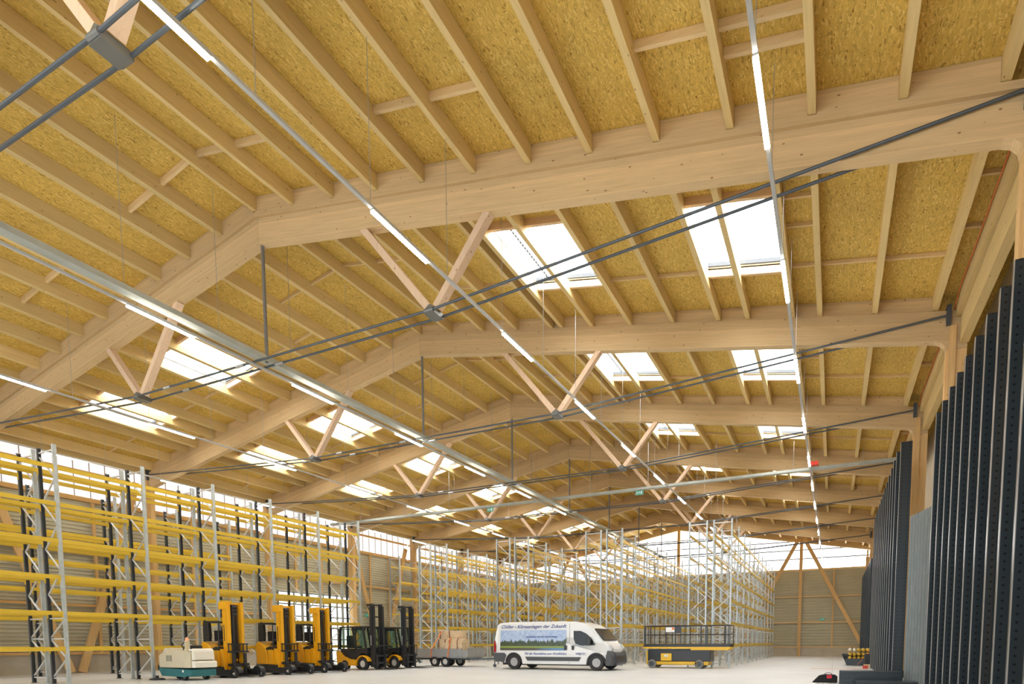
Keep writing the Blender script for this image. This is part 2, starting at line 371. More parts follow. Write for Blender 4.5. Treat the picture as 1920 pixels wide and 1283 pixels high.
# ------------------------------------------------------------------ roof trusses
def truss(k):
    y = YT(k); W = .115
    lab = {-1: 'glued timber roof truss overhead, before the steel-tied truss at the picture corner', 0: 'glued timber truss whose steel plate and double tie show at the top corner'}.get(k) or \
        ('frontmost fully seen glued timber roof truss with steel ties' if k == 1 else 'glued timber roof truss with steel ties, %s of the whole ones into the hall' % ORD[k])
    if k == 8: lab = 'brown timber gable rafter pair above the white gable glazing'
    t = thing('roof_truss', lab, 'roof truss', (XR, y, 8.4), 'timber roof trusses')
    zb = 8.4; Z = lambda z0, d: zr(z0, d)-zb
    bb = BB0 if k < 8 else BB0+.42
    for sd, mt in ((1, m_glu_r), (-1, m_glu_l)):
        E = 15.95
        p = [(sd*.004, Z(bb, 0)), (sd*15.28, Z(bb, 15.28)), (sd*15.41, Z(bb, 15.41)-.03), (sd*15.50, Z(bb, 15.50)-.11), (sd*15.53, Z(bb, 15.53)-.22), (sd*E, Z(bb, 15.53)-.22), (sd*E, Z(PB0, E)-.012), (sd*.004, Z(PB0, 0)-.012)]
        if k == 8: p = [(sd*.004, Z(bb, 0)), (sd*E, Z(bb, E)), (sd*E, Z(PB0, E)-.012), (sd*.004, Z(PB0, 0)-.012)]
        MB().prism(p, -W, W, 'y').build('rafter', mt, t)
    # packing boards between the purlin ends
    for sd, mt in ((1, m_glu_r), (-1, m_glu_l)):
        b = MB()
        for side in (-1, 1):
            kk = k if side > 0 else k-1
            lst = SKYP if 1 <= kk <= 6 else STD
            yy = side*(W-.05)
            for i in range(len(lst)-1):
                u, v = lst[i]+.066, lst[i+1]-.066
                if v-u < .1: continue
                b.prism([(sd*u, Z(PB0, u)-.011), (sd*v, Z(PB0, v)-.011), (sd*v, Z(OS0, v)-.005), (sd*u, Z(OS0, u)-.005)], min(yy, yy-side*.03), max(yy, yy-side*.03), 'y')
        b.build('packing_board', mt, t)
        if k in (0, 1):
            l = MB(); e = 15.7
            l.prism([(sd*.002, Z(11.80, 0)), (sd*e, Z(11.80, e)), (sd*e, Z(PB0, e)-.014), (sd*.002, Z(PB0, 0)-.014)], -W-.075, -W-.001, 'y')
            for i in range(len(STD)-1):
                u, v = STD[i]+.066, STD[i+1]-.066
                l.prism([(sd*u, Z(PB0, u)-.014), (sd*v, Z(PB0, v)-.014), (sd*v, Z(OS0, v)-.005), (sd*u, Z(OS0, u)-.005)], -W-.075, -W-.001, 'y')
            l.build('ledger', mt, t)
    if k == 8: return
    NX, NZ = 5.2, .0
    for sd in (1, -1):
        for tx in (3.32, 6.62):
            MB().bar((sd*(NX+(-.09 if tx < NX else .09)), 0, NZ+.10), (sd*tx, 0, Z(bb, tx)+.03), .15, .19, (0, 1, 0)).build('strut', m_str, t)
        pl = MB().prism([(sd*NX-.13, NZ-.06), (sd*NX+.13, NZ-.06), (sd*NX+.12, NZ+.06), (sd*NX, NZ+.14), (sd*NX-.12, NZ+.06)], -.17, .17, 'y')
        for yy in (-.17, .17): pl.cyl((sd*NX-.11, yy, NZ-.0), (sd*NX+.11, yy, NZ-.0), .045, 10)
        pl.build('node_plate', plain('grey_node_plate', (.2, .2, .19), .5, .5) if 'grey_node_plate' not in bpy.data.materials else bpy.data.materials['grey_node_plate'], t)
        pa = MB(); pa.box(sd*15.55-.05, sd*15.55+.05, -W-.09, W+.09, .38, .84); pa.build('anchor_plate', m_dark, t)
    for yy in (-.17, .17):
        r = MB()
        r.cyl((-15.6, yy, .61), (-NX, yy, 0), .027, 8); r.cyl((-NX, yy, 0), (NX, yy, 0), .027, 8); r.cyl((NX, yy, 0), (15.6, yy, .61), .027, 8)
        o = r.build('tie_rod', m_dark, t, smooth=False)
        for x in (-1.75, 1.6+yy*2): MB().cyl((x-2.0+yy, yy, 0), (x-1.72+yy, yy, 0), .04, 10).build('turnbuckle', m_steel, o)
    MB().cyl((0, 0, 0), (0, 0, Z(bb, 0)+.02), .042, 10).build('hanger_rod', m_rod, t)
for k in range(0, 9): truss(k)

# ------------------------------------------------------------------ columns
def column(k, sd):
    x = XR+sd*15.74; zt = zr(BB0, 15.53)-.225
    t = thing('timber_column', 'glued timber column carrying the %s truss at the %s' % (ORD[k+1] if k else 'corner', 'dark-upright wall' if sd > 0 else 'strip-window wall'), 'column', (x, YT(k) if k < 8 else YEND-.35, 0), 'timber columns along the long walls')
    MB().box(-.21, .21, -.11, .11, 0, zt).build('shaft', m_bz, t)
    MB().box(-.16 if sd > 0 else .02, -.02 if sd > 0 else .16, -.165, -.111, 0, zt+.55).build('side_board', m_bz, t)
    MB().box(-.28, .28, -.13, .13, 0, .25).build('base_shoe', m_dark, t)
for k in range(0, 9):
    for sd in (1, -1): column(k, sd)

# ------------------------------------------------------------------ walls
def corrugated(mb, x, y0, y1, z0, z1, sd, pitch=.16, dep=.06, m=0, axis='x'):
    """trapezoid sheet, ribs run along the wall; faces look to +sd"""
    prof = []; z = z0
    while z < z1-1e-6:
        for dz, d in ((0, 0), (.35, 0), (.5, 1), (.85, 1)):
            if z+dz*pitch <= z1: prof.append((z+dz*pitch, d*dep))
        z += pitch
    prof.append((z1, 0))
    n = len(prof)
    if axis == 'x': vs = [(x-sd*d, y, z) for y in (y0, y1) for z, d in prof]+[(x-sd*.1, y, z) for y in (y0, y1) for z in (z0, z1)]
    else: vs = [(y, x-sd*d, z) for y in (y0, y1) for z, d in prof]+[(y, x-sd*.1, z) for y in (y0, y1) for z in (z0, z1)]
    fs = [(i, i+1, n+i+1, n+i) for i in range(n-1)]+[(2*n, 2*n+1, 2*n+3, 2*n+2)]
    mb.add(vs, fs, m)
m_clad = plain('khaki_sheet_cladding', (.60, .575, .45), .45, .1, .05, 1.)
m_conc = plain('plinth_concrete', (.52, .47, .38), .8, 0, .08, 2.)
m_cream = plain('cream_wall_panel', (.70, .62, .50), .6, 0, .04, 1.)
GY0, GY1, GZ = 25.0, 30.75, 4.4     # sectional gate
w = MB()
for a, b, z0 in ((YFRONT, GY0, .78), (GY0, GY1, GZ), (GY1, YEND, .78)): corrugated(w, XWL, a, b, z0, 7.55, 1)
w.box(XWL-.02, XWL+.10, YFRONT, GY0, 0, .78, 1); w.box(XWL-.02, XWL+.10, GY1, YEND, 0, .78, 1)
w.box(XWL-.25, XWL-.12, YFRONT, YEND, 9.35, 9.9)
struct(w.build('wall_left', [m_clad, m_conc]))
w = MB(); w.box(XWR, XWR+.15, YFRONT, YEND, 0, 9.7); struct(w.build('wall_right', m_cream))
# end wall below the glazing
w = MB(); corrugated(w, YEND, XWL, XWR, .75, 7.45, -1, .25, .012, axis='y')
w.box(XWL, XWR, YEND-.10, YEND+.1, 0, .75, 1)
struct(w.build('wall_back', [plain('khaki_gable_cladding', (.43, .40, .28), .5, .1, .05, 1.), m_conc]))
# strip windows high on the left wall, one per bay
for k in range(-2, 8):
    a, b = (YT(k) if k > -2 else YFRONT)+.13, (YT(k+1) if k < 7 else YEND)-.13
    o = MB().box(XWL-.11, XWL-.05, a, b, 7.55, 9.5).build('window_%d' % wn, m_strip); struct(o); wn += 1
    s = MB(); y = a+.5
    while y < b: s.box(XWL-.051, XWL-.02, y-.014, y+.014, 7.6, 9.4); y += .62
    s.build('panel_seam', plain('pale_seam', (.45, .42, .42), .6) if 'pale_seam' not in bpy.data.materials else bpy.data.materials['pale_seam'], o)
# gable glazing
g = MB(); zg = lambda d: zr(BB0+.46, d)
g.prism([(XR-16.3, 7.45), (XR+16.3, 7.45), (XR+16.3, zg(16.3)), (XR, zg(0)), (XR-16.3, zg(16.3))], YEND+.02, YEND+.06, 'y')
o = struct(g.build('window_%d' % wn, m_gable)); wn += 1
g = MB()
for z in (8.4, 9.15, 9.9, 10.7):
    half = min(16.2, (BB0+.46-z)/SL)
    g.box(XR-half, XR+half, YEND-.05, YEND+.015, z-.045, z+.045)
g.build('transom', plain('grey_transom', (.22, .23, .26), .4, .4), o)
# upper gable closing board above glass
g = MB()
for sd in (1, -1):
    g.prism([(XR, zg(0)), (XR+sd*16.45, zg(16.45)), (XR+sd*16.45, zr(OS0, 16.45)), (XR, OS0)], YEND+.0, YEND+.12, 'y')
struct(g.build('trim_1', m_bx))
# gate in the left wall
o = struct(MB().box(XWL-.1, XWL-.04, GY0, GY1, .02, GZ).build('door_1', m_door))
fr = MB(); n = 5
for i in range(n+1): y = GY0+(GY1-GY0)*i/n; fr.box(XWL-.04, XWL+.02, y-.05, y+.05, 0, GZ)
for i in range(7): z = .05+(GZ-.1)*i/6; fr.box(XWL-.04, XWL+.015, GY0, GY1, z-.04, z+.04)
fr.build('door_frame', plain('gate_frame_grey', (.25, .27, .28), .5, .3), o)

# timber rails and studs on the walls
def wbox(name, lab, cat, grp, mb_args, mt, loc):
    o = MB().box(*mb_args).build(name, mt); o.location = loc; return tag(o, lab, cat, grp)
m_by = wood('wall_rail_softwood', (.72, .45, .18), 1, var=.12, knots=.5)
SECT = lambda k: 'foremost bay, no skylights' if k < 1 else ('%s skylit bay' % ORD[k] if k < 7 else 'last bay by the gable')
RL = {.86: 'lowest', 2.93: 'second', 5.2: 'third', 7.5: 'wide fourth', 8.67: 'topmost thin'}
for k in range(0, 8):
    a, b = YT(k)+.12, (YT(k+1) if k < 7 else YEND-.1)-.12
    for z, nm in RL.items():
        if a < GY1 and b > GY0 and z < 4.4: continue
        h = .055 if z < 7 or z > 8 else .09
        wbox('wall_rail', 'brown timber %s wall rail, strip-window wall, %s' % (nm, SECT(k)), 'wall rail', 'timber rails on the strip-window wall', (0, .12, 0, b-a, -h, h), m_by, (XWL+.11, a, z))
    for j, f in enumerate((.36, .67)):
        y = YT(k)+DY*f
        z0 = 0 if not (GY0-.1 < y < GY1+.1) else GZ+.05
        for zi, (z1, z2) in enumerate(((.92, 2.87), (2.99, 5.14), (5.26, 7.4))):
            if z1 < z0: 
                if z2 <= z0: continue
                z1 = z0
            wbox('wall_stud', 'brown timber stud, %s tier, %s one, strip-window wall, %s' % (('lower', 'middle', 'upper')[zi], ('nearer', 'farther')[j], SECT(k)), 'wall stud', 'timber studs on the strip-window wall', (0, .10, -.06, .06, 0, z2-z1), m_bz, (XWL+.11, y, z1))
# gable rails, studs and columns
GX = [XR-10.6, XR, XR+10.6]
def gtop(x): return zr(BB0+.44, x-XR)
for x, nm in zip(GX, ('far side of the ridge', 'ridge', 'white-glazed aisle end')):
    o = MB().box(-.13, .13, -.12, .12, 0, gtop(x)-.02).build('gable_post', m_bz); o.location = (x, YEND-.28, 0)
    tag(o, 'tall brown timber post before the gable glazing, %s' % nm, 'post', 'tall timber posts at the gable')
edges = [XWL+.3]+GX+[XWR-.3]
for i in range(4):
    for z, nm in ((.80, 'lowest'), (2.93, 'second'), (5.15, 'third'), (7.45, 'topmost')):
        a, b = edges[i]+.14, edges[i+1]-.14
        wbox('gable_rail', 'brown timber %s rail on the gable wall, %s field from the strip-window corner' % (nm, ORD[i+1]), 'wall rail', 'timber rails on the gable wall', (0, b-a, -.11, 0, -.055, .055), m_bx, (a, YEND-.04, z))
for i, x in enumerate([XR-13.2, XR-7.9, XR-5.3, XR-2.6, XR+2.6, XR+5.3, XR+7.9, XR+13.2]):
    for zi, (z1, z2) in enumerate(((.86, 2.87), (2.99, 5.09), (5.21, 7.39))):
        wbox('gable_stud', 'thin timber stud, %s tier, %s one along the gable wall' % (('lower', 'middle', 'upper')[zi], ORD[i+1]), 'wall stud', 'thin timber studs on the gable wall', (-.06, .06, -.10, 0, 0, z2-z1), m_bz, (x, YEND-.04, z1))
# diagonal braces
def brace(p, q, lab, w=.2, t_=.12):
    p, q = Vector(p), Vector(q); o = MB().bar((0, 0, 0), q-p, t_, w, (1, 0, 0) if abs(p.x-q.x) < .1 else (0, 1, 0)).build('diagonal_brace', m_bz); o.location = p
    tag(o, lab, 'brace', 'diagonal timber wall braces')
c = XR+10.6
for sd, nm in ((1, 'toward the dark uprights'), (-1, 'behind the yellow racks')):
    brace((c+sd*.2, YEND-.62, 10.05), (c+sd*5.35, YEND-.62, .05), 'timber diagonal brace down from the gable post, leaning %s' % nm, .14, .30)
    brace((XR-10.6+sd*.2, YEND-.62, 10.05), (XR-10.6+sd*5.35, YEND-.62, .05), 'timber gable brace in the strip-window corner, leaning %s' % ('to the ridge' if sd > 0 else 'to the corner'), .14, .30)
for k, nm in ((1, 'first skylit bay'), (4, 'fourth skylit bay')):
    for sd, n2 in ((-1, 'nearer'), (1, 'farther')):
        brace((XWL+.36, YT(k)+DY*.5+sd*.20, .045), (XWL+.36, YT(k)+DY*.5+sd*2.75, 8.3), '%s leg of the timber V brace on the strip-window wall, %s' % (n2, nm), .12, .30)
# eave timbers on the right
for k in range(0, 8):
    a, b = YT(k)+.14, (YT(k+1) if k < 7 else YEND-.4)-.14
    wbox('eave_beam', 'pale timber eave beam above the dark uprights, %s' % SECT(k), 'beam', 'eave beams over the dark uprights', (-.09, .09, 0, b-a, -.3, .3), m_pur, (2.60, a, 8.62))
    wbox('eave_purlin', 'pale timber eave purlin just under the boards, %s' % SECT(k), 'beam', 'eave purlins over the dark uprights', (-.09, .11, 0, b-a, -.22, .22), m_pur, (2.50, a, 9.16))
    wbox('eave_purlin', 'pale timber eave purlin over the strip windows, %s' % SECT(k), 'beam', 'eave purlins over the strip windows', (-.06, .06, 0, b-a, -.2, .2), m_pur, (2*XR-2.42, a, 9.21))
cb = MB()
pts = []
for k in range(0, 8):
    for i in range(8):
        f = i/8; pts.append((2.38-.0*f, YT(k)+DY*f, 9.38-.1*math.sin(f*math.pi)**.5 if f else 9.12))
for a, b in zip(pts, pts[1:]): cb.cyl(a, b, .012, 5)
tag(cb.build('orange_cable', plain('orange_cable_sheath', (.75, .16, .02), .5)), 'thin orange cable running along the eave above the dark uprights', 'cable')

# ------------------------------------------------------------------ light lines, trays
LX = [-1.05, -6.95, -13.55, -19.86, -26.2]; LN = ['nearest the dark uprights', 'between ridge and dark uprights', 'beside the ridge cable tray', 'between ridge and strip windows', 'nearest the strip windows']
ZL0 = 8.25
hm = MB().box(-.036, .036, 0, 1.45, -.021, -.001).mesh('housing', m_track)
dm = MB().box(-.034, .034, .01, 1.44, -.05, -.022).mesh('diffuser', m_led)
for x, nm in zip(LX, LN):
    ZL = ZL0+.075 if x == -13.55 else ZL0
    t = thing('light_track', 'long grey light rail hung along the hall, %s' % nm, 'light rail', (x, 0, ZL), 'grey light rails under the roof')
    MB().box(-.03, .03, -1.5, 55.2, .0, .045).build('rail', m_track, t)
    y = 1.6; z1 = zr(PB0, x-XR)-ZL
    wm = MB().cyl((0, 0, .045), (0, 0, z1+.1), .006, 5).mesh('suspension_wire', m_steel)
    while y < 55: inst(wm, 'suspension_wire', t, (0, y, 0)); y += 2.1
    for i in range(13):
        yy = -.48+4.2*i
        if yy > 54: break
        f = thing('strip_light', 'lit strip light, %s from the front, rail %s' % (ORD[i+1], nm), 'ceiling light', (x, yy, ZL), 'lit strip lights on the grey rails')
        inst(hm, 'housing', f); inst(dm, 'diffuser', f)
t = thing('cable_tray', 'long galvanised cable tray hung below the ridge', 'cable tray', (XR-.04, 0, 8.42))
MB().box(-.125, .125, -1.5, 52, 0, .012).build('tray_floor', m_tray, t)
s = MB(); s.box(-.125, -.115, -1.5, 52, .0125, .11); s.box(.115, .125, -1.5, 52, .0125, .11); s.box(-.1145, .1145, 8, 52, .09, .10); s.build('tray_side', m_tray, t)
t = thing('cable_tray', 'galvanised cable tray crossing the hall from wall to wall', 'cable tray', (XR, 28.3, 8.60))
s = MB(); s.box(-15.4, 15.6, -.12, .12, 0, .01); s.box(-15.4, 15.6, -.12, -.105, .011, .11); s.box(-15.4, 15.6, .105, .12, .011, .11); s.cyl((-15.4, 0, .06), (15.6, 0, .06), .05, 8); s.build('tray_body', m_tray, t)
for x in (-13, -9.7, -6.5, -3.3, -1.3, 2.0, 5.0, 8.2, 11.5, 14.2):
    MB().cyl((x, 0, .1), (x, 0, zr(PB0, x)-8.6+.05), .012, 6).build('threaded_rod', m_steel, t)
m_green = glow('green_sign_face', (.02, .25, .16), .5, .1)
m_wht = plain('white_paint', (.82, .83, .84), .35, 0, .02)
def exit_sign(lab, loc, rz=0):
    t = thing('exit_sign', lab, 'exit sign', loc, None, rz)
    MB().box(-.19, .19, 0, .05, 0, .2).build('housing', m_green, t)
    if loc[2] > 5:
        b = MB(); b.box(-.15, -.13, .02, .04, .201, .245); b.box(.13, .15, .02, .04, .201, .245); b.box(-.15, .15, .01, .2, .246, .2495); b.build('bracket', m_steel, t)
    f = MB(); f.box(-.13, -.10, -.006, 0, .04, .15); f.box(-.08, .02, -.006, 0, .10, .12); f.box(.0, .02, -.006, 0, .05, .15); f.box(.07, .12, -.006, 0, .04, .16)
    f.build('pictogram', m_wht, t)
exit_sign('small green exit sign under the cross tray, nearer the strip windows', (XR-3.75, 28.15, 8.35))
exit_sign('small green exit sign under the cross tray, nearer the dark uprights', (XR+4.62, 28.15, 8.35))
exit_sign('green exit sign on the gable wall beside the tall post', (-.9, YEND-.07, 3.1))
exit_sign('green exit sign on the strip-window wall behind the forklifts', (XWL+.14, 32.3, 3.1), math.radians(90))
MB_ = MB().box(-.16, .16, -.1, .1, 0, .16).build('alarm_box', plain('red_plastic', (.7, .05, .03), .4)); MB_.location = (-.95, 28.15, 8.75)
tag(MB_, 'small red alarm box on top of the cross tray', 'alarm')
# ------------------------------------------------------------------ pallet racks
RH, RD = 7.28, .93
def frame_meshes(rear=0):
    p = MB()
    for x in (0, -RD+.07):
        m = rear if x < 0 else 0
        p.box(x-.07, x-.064, -.05, .05, .012, RH, m)      # open channel seen from the aisle
        p.box(x-.0635, x, -.05, -.044, .012, RH, m); p.box(x-.0635, x, .044, .05, .012, RH, m)
        if x == 0: p.box(x-.006, x, -.0435, .0435, .012, RH, m)
        p.box(x-.11, x+.04, -.08, .08, 0, .011, m)
    b = MB(); a, c = -.072, -RD+.072-.0
    for z in (.18, 1.42, 2.05, 7.12): b.box(c, a, -.02, .02, z-.02, z+.02)
    zz = [.22, .8, 1.38]; s = 0
    zs = [(.24, .80), (.80, 1.38), (1.47, 2.0)]+[(2.1+.7*i, 2.8+.7*i) for i in range(7)]
    for z0, z1 in zs:
        x0, x1 = (a, c) if s else (c, a); s = 1-s
        b.bar((x0, 0, z0), (x1, 0, z1), .03, .04, (0, 1, 0))
    return p.mesh('upright_frame', [m_galv, m_dpost]), b.mesh('bracing', m_steelw)
m_steelw = plain('light_galvanised_brace', (.66, .67, .68), .45, .3, .06, 5)
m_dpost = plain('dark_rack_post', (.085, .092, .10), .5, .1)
me_fr, me_br = frame_meshes()
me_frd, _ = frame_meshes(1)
def beam_mb(L, mb=None, off=(0,0,0)):
    mb = mb or MB(); x, y, z = off
    mb.box(x-.025, x+.025, y+.055, y+L-.055, z-.06, z+.06)
    for e in (.052, L-.058): mb.box(x-.035, x+.035, y+e-.0, y+e+.006, z-.14, z+.07)
    return mb
def rack(x, ys, lab, levels=range(1, 7), grp='yellow and galvanised pallet racks', dark=False):
    t = thing('pallet_rack', lab, 'pallet rack', (x, ys[0], 0), grp)
    L = ys[1]-ys[0]; bm = beam_mb(L).mesh('load_beam', m_yel)
    for y in ys:
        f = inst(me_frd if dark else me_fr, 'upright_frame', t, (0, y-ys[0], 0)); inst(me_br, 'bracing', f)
    n = 0; rest = MB()
    for i in range(len(ys)-1):
        for lv in levels:
            for xx in (-.035, -RD+.035+.07-.07):
                xx = -.035 if xx > -.5 else -RD+.035
                if n < 96: inst(bm, 'load_beam', t, (xx, i*L, 1.1*lv))
                else: beam_mb(L, rest, (xx, i*L, 1.1*lv))
                n += 1
    if rest.v:
        o = rest.build('load_beam', m_yel, t); o['kind'] = 'stuff'
    return t
PY = [7.70+2.54*i for i in range(7)]
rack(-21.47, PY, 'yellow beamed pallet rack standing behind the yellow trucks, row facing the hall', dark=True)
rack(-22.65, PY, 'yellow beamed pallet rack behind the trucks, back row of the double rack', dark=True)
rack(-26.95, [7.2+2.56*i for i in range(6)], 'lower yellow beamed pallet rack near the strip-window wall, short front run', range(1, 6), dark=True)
rack(-27.5, [33.3+2.32*i for i in range(9)], 'yellow beamed pallet rack at the strip-window wall, long far run beyond the gate')
DYS = [30.35+2.32*i for i in range(11)]
for x, nm in ((-21.445, 'behind the trailer'), (-15.83, 'behind the white van'), (-10.22, 'just behind the van bonnet'), (-4.6, 'behind the black scissor lift')):
    rack(x, DYS, 'tall pallet rack block %s, row on its dark-upright side' % nm)
    rack(x-1.2, DYS, 'tall pallet rack block %s, row on its strip-window side' % nm)

# ------------------------------------------------------------------ perforated dark uprights by the right wall
def anthracite():
    t = NT('anthracite_perforated_steel'); tc = t.n('ShaderNodeTexCoord'); sx = t.n('ShaderNodeSeparateXYZ', ins={0: tc.outputs['Object']})
    zf = t.n('ShaderNodeMath', operation='MULTIPLY', ins={0: sx.outputs[2], 1: 1/.112}); fr = t.n('ShaderNodeMath', operation='FRACT', ins={0: zf.outputs[0]})
    dz = t.n('ShaderNodeMath', operation='MULTIPLY_ADD', ins={0: fr.outputs[0], 1: .112, 2: -.056}); dz2 = t.n('ShaderNodeMath', operation='POWER', ins={0: dz.outputs[0], 1: 2.})
    res = None
    for cx in (.065, .235):
        dx = t.n('ShaderNodeMath', operation='SUBTRACT', ins={0: sx.outputs[0], 1: cx}); d2 = t.n('ShaderNodeMath', operation='POWER', ins={0: dx.outputs[0], 1: 2.})
        s = t.n('ShaderNodeMath', operation='ADD', ins={0: d2.outputs[0], 1: dz2.outputs[0]})
        l = t.n('ShaderNodeMath', operation='LESS_THAN', ins={0: s.outputs[0], 1: .017**2})
        res = l.outputs[0] if res is None else t.n('ShaderNodeMath', operation='MAXIMUM', ins={0: res, 1: l.outputs[0]}).outputs[0]
    c = t.mix(res, (.024, .034, .042), (.003, .003, .004)); t.link(c, t.b.inputs['Base Color'])
    t.b.inputs['Roughness'].default_value = .3; t.b.inputs['Metallic'].default_value = .15
    return t.mat
m_anth = anthracite()
m_anth2 = plain('anthracite_steel_paint', (.030, .043, .053), .28, .15, .05)
m_glint = plain('painted_edge_glint', (.45, .44, .42), .3, .5)  # pale colour painted in for window light reflected along the dark upright's side
def upright_mesh(H, holes):
    u = MB(); u.box(0, .30, 0, .006, .012, H); u.box(0, .006, .0061, .14, .012, H); u.box(.294, .30, .0061, .14, .012, H); u.box(-.03, .33, -.04, .2, 0, .011)
    return u.mesh('steel_upright', m_anth if holes else m_anth2), MB().box(-.012, -.0005, -.004, .03, .02, H-.01).mesh('edge', m_glint)  # thin added strip carries the painted reflection, the steel itself is dark
me_u0, me_e0 = upright_mesh(6.56, True)
me_u1, me_e1 = upright_mesh(RH, True)
ua = [9.43, 10.3, 11.17, 12.03, 12.83, 13.73, 14.61, 15.49, 16.34, 17.16, 18.04, 18.9]
for i, y in enumerate(ua):
    o = inst(me_u0, 'steel_upright', None, (.88*(2.43-.019*(y-12)), .88*y, 0)); inst(me_e0, 'edge_glint', o)
    tag(o, 'tall dark perforated steel upright, %s from the front in the nearer row' % ORD[i+1], 'upright', 'dark perforated uprights, nearer row')
for i in range(13):
    y = 21.15+1.0*i
    o = inst(me_u1, 'steel_upright', None, (1.66+(.03 if i == 0 else 0), y, 0)); inst(me_e1, 'edge_glint', o)
    tag(o, 'tall dark perforated steel upright, %s in the row beyond the galvanised posts' % ORD[i+1], 'upright', 'dark perforated uprights, farther row')
me_u3, me_e3 = upright_mesh(5.75, False)
for i in range(12):
    o = inst(me_u3, 'steel_upright', None, (1.72, 36.7+.95*i, 0))
    tag(o, 'lower dark grey steel upright toward the gable, %s of the far row' % ORD[i+1], 'upright', 'lower dark uprights toward the gable')
for i in range(8):
    p = MB(); x = 0
    p.box(0, .20, 0, .07, .012, 4.95); p.box(.02, .06, -.012, -.0005, .02, 4.9); p.box(.14, .18, -.012, -.0005, .02, 4.9); p.box(-.02, .22, -.02, .09, 0, .011)
    o = p.build('galvanised_post', m_galv2); o.location = (1.96+.055*(7-i), 19.2+.19*i, 0)
    tag(o, 'light galvanised post standing among the dark uprights, %s from the front' % ORD[i+1], 'post', 'galvanised posts between the dark rows')
for j in range(3):
    for i in range(4):
        p = MB(); L = 1.62; p.box(0, L, 0, .16, 0, .02); p.box(0, L, .065, .095, .021, .109); p.box(0, L, 0, .16, .11, .13)
        o = p.build('steel_girder', m_anth2); o.location = (.20+(.0, .012, .004, .02)[i], 19.62+.19*i, .13*j+.001)
        tag(o, 'dark grey steel base girder lying on the floor, %s layer, %s from the front' % (('bottom', 'middle', 'top')[j], ORD[i+1]), 'girder', 'dark girders stacked on the floor')
for i in range(3):
    p = MB(); p.box(0, 1.5, 0, .22, 0, .03); p.box(0, 1.5, .09, .13, .031, .129); p.box(0, 1.5, 0, .22, .13, .16)
    o = p.build('steel_girder', m_anth2); o.location = (.62, 18.55+.25*i, .001)
    tag(o, 'dark girder lying singly before the stacked girders, %s from the front' % ORD[i+1], 'girder', 'dark girders lying on the floor')

# ------------------------------------------------------------------ wheels
def wheel(parent, x, y, r, w, name='wheel', rim=None, z=None):
    """axle along y; y is the outer face, w>0 extends away from it"""
    z = r if z is None else z; k = .30*r; s = 1 if w > 0 else -1
    a = MB(); n = 28
    prof = [(r*.60, 0), (r*.93, 0), (r, .12*abs(w)), (r, .88*abs(w)), (r*.93, abs(w)), (r*.6, abs(w))]
    vs = [(pr*math.cos(2*math.pi*i/n), s*d, z+pr*math.sin(2*math.pi*i/n)) for i in range(n) for pr, d in prof]; m = len(prof)
    a.add(vs, [(i*m+j, i*m+j+1, ((i+1) % n)*m+j+1, ((i+1) % n)*m+j) for i in range(n) for j in range(m-1)])
    o = a.build(name, m_black, parent, smooth=False); o.location = (x, y, 0)
    h = MB(); h.cyl((0, s*.035, z), (0, s*abs(w)*.9, z), r*.56, 24); h.cyl((0, s*.012, z), (0, s*.034, z), r*.22, 12)
    for q in range(6): t_ = q*math.pi/3; h.cyl((r*.4*math.cos(t_), s*.028, z+r*.4*math.sin(t_)), (r*.4*math.cos(t_), s*.0345, z+r*.4*math.sin(t_)), r*.06, 6)
    h.build('hub', rim or m_rim, o)
    return o
def arch(c, r0, r1, a0=0., a1=math.pi, n=10):
    """half ring polygon in xz"""
    p = [(c[0]+r1*math.cos(a0+(a1-a0)*i/n), c[1]+r1*math.sin(a0+(a1-a0)*i/n)) for i in range(n+1)]
    return p+[(c[0]+r0*math.cos(a1-(a1-a0)*i/n), c[1]+r0*math.sin(a1-(a1-a0)*i/n)) for i in range(n+1)]

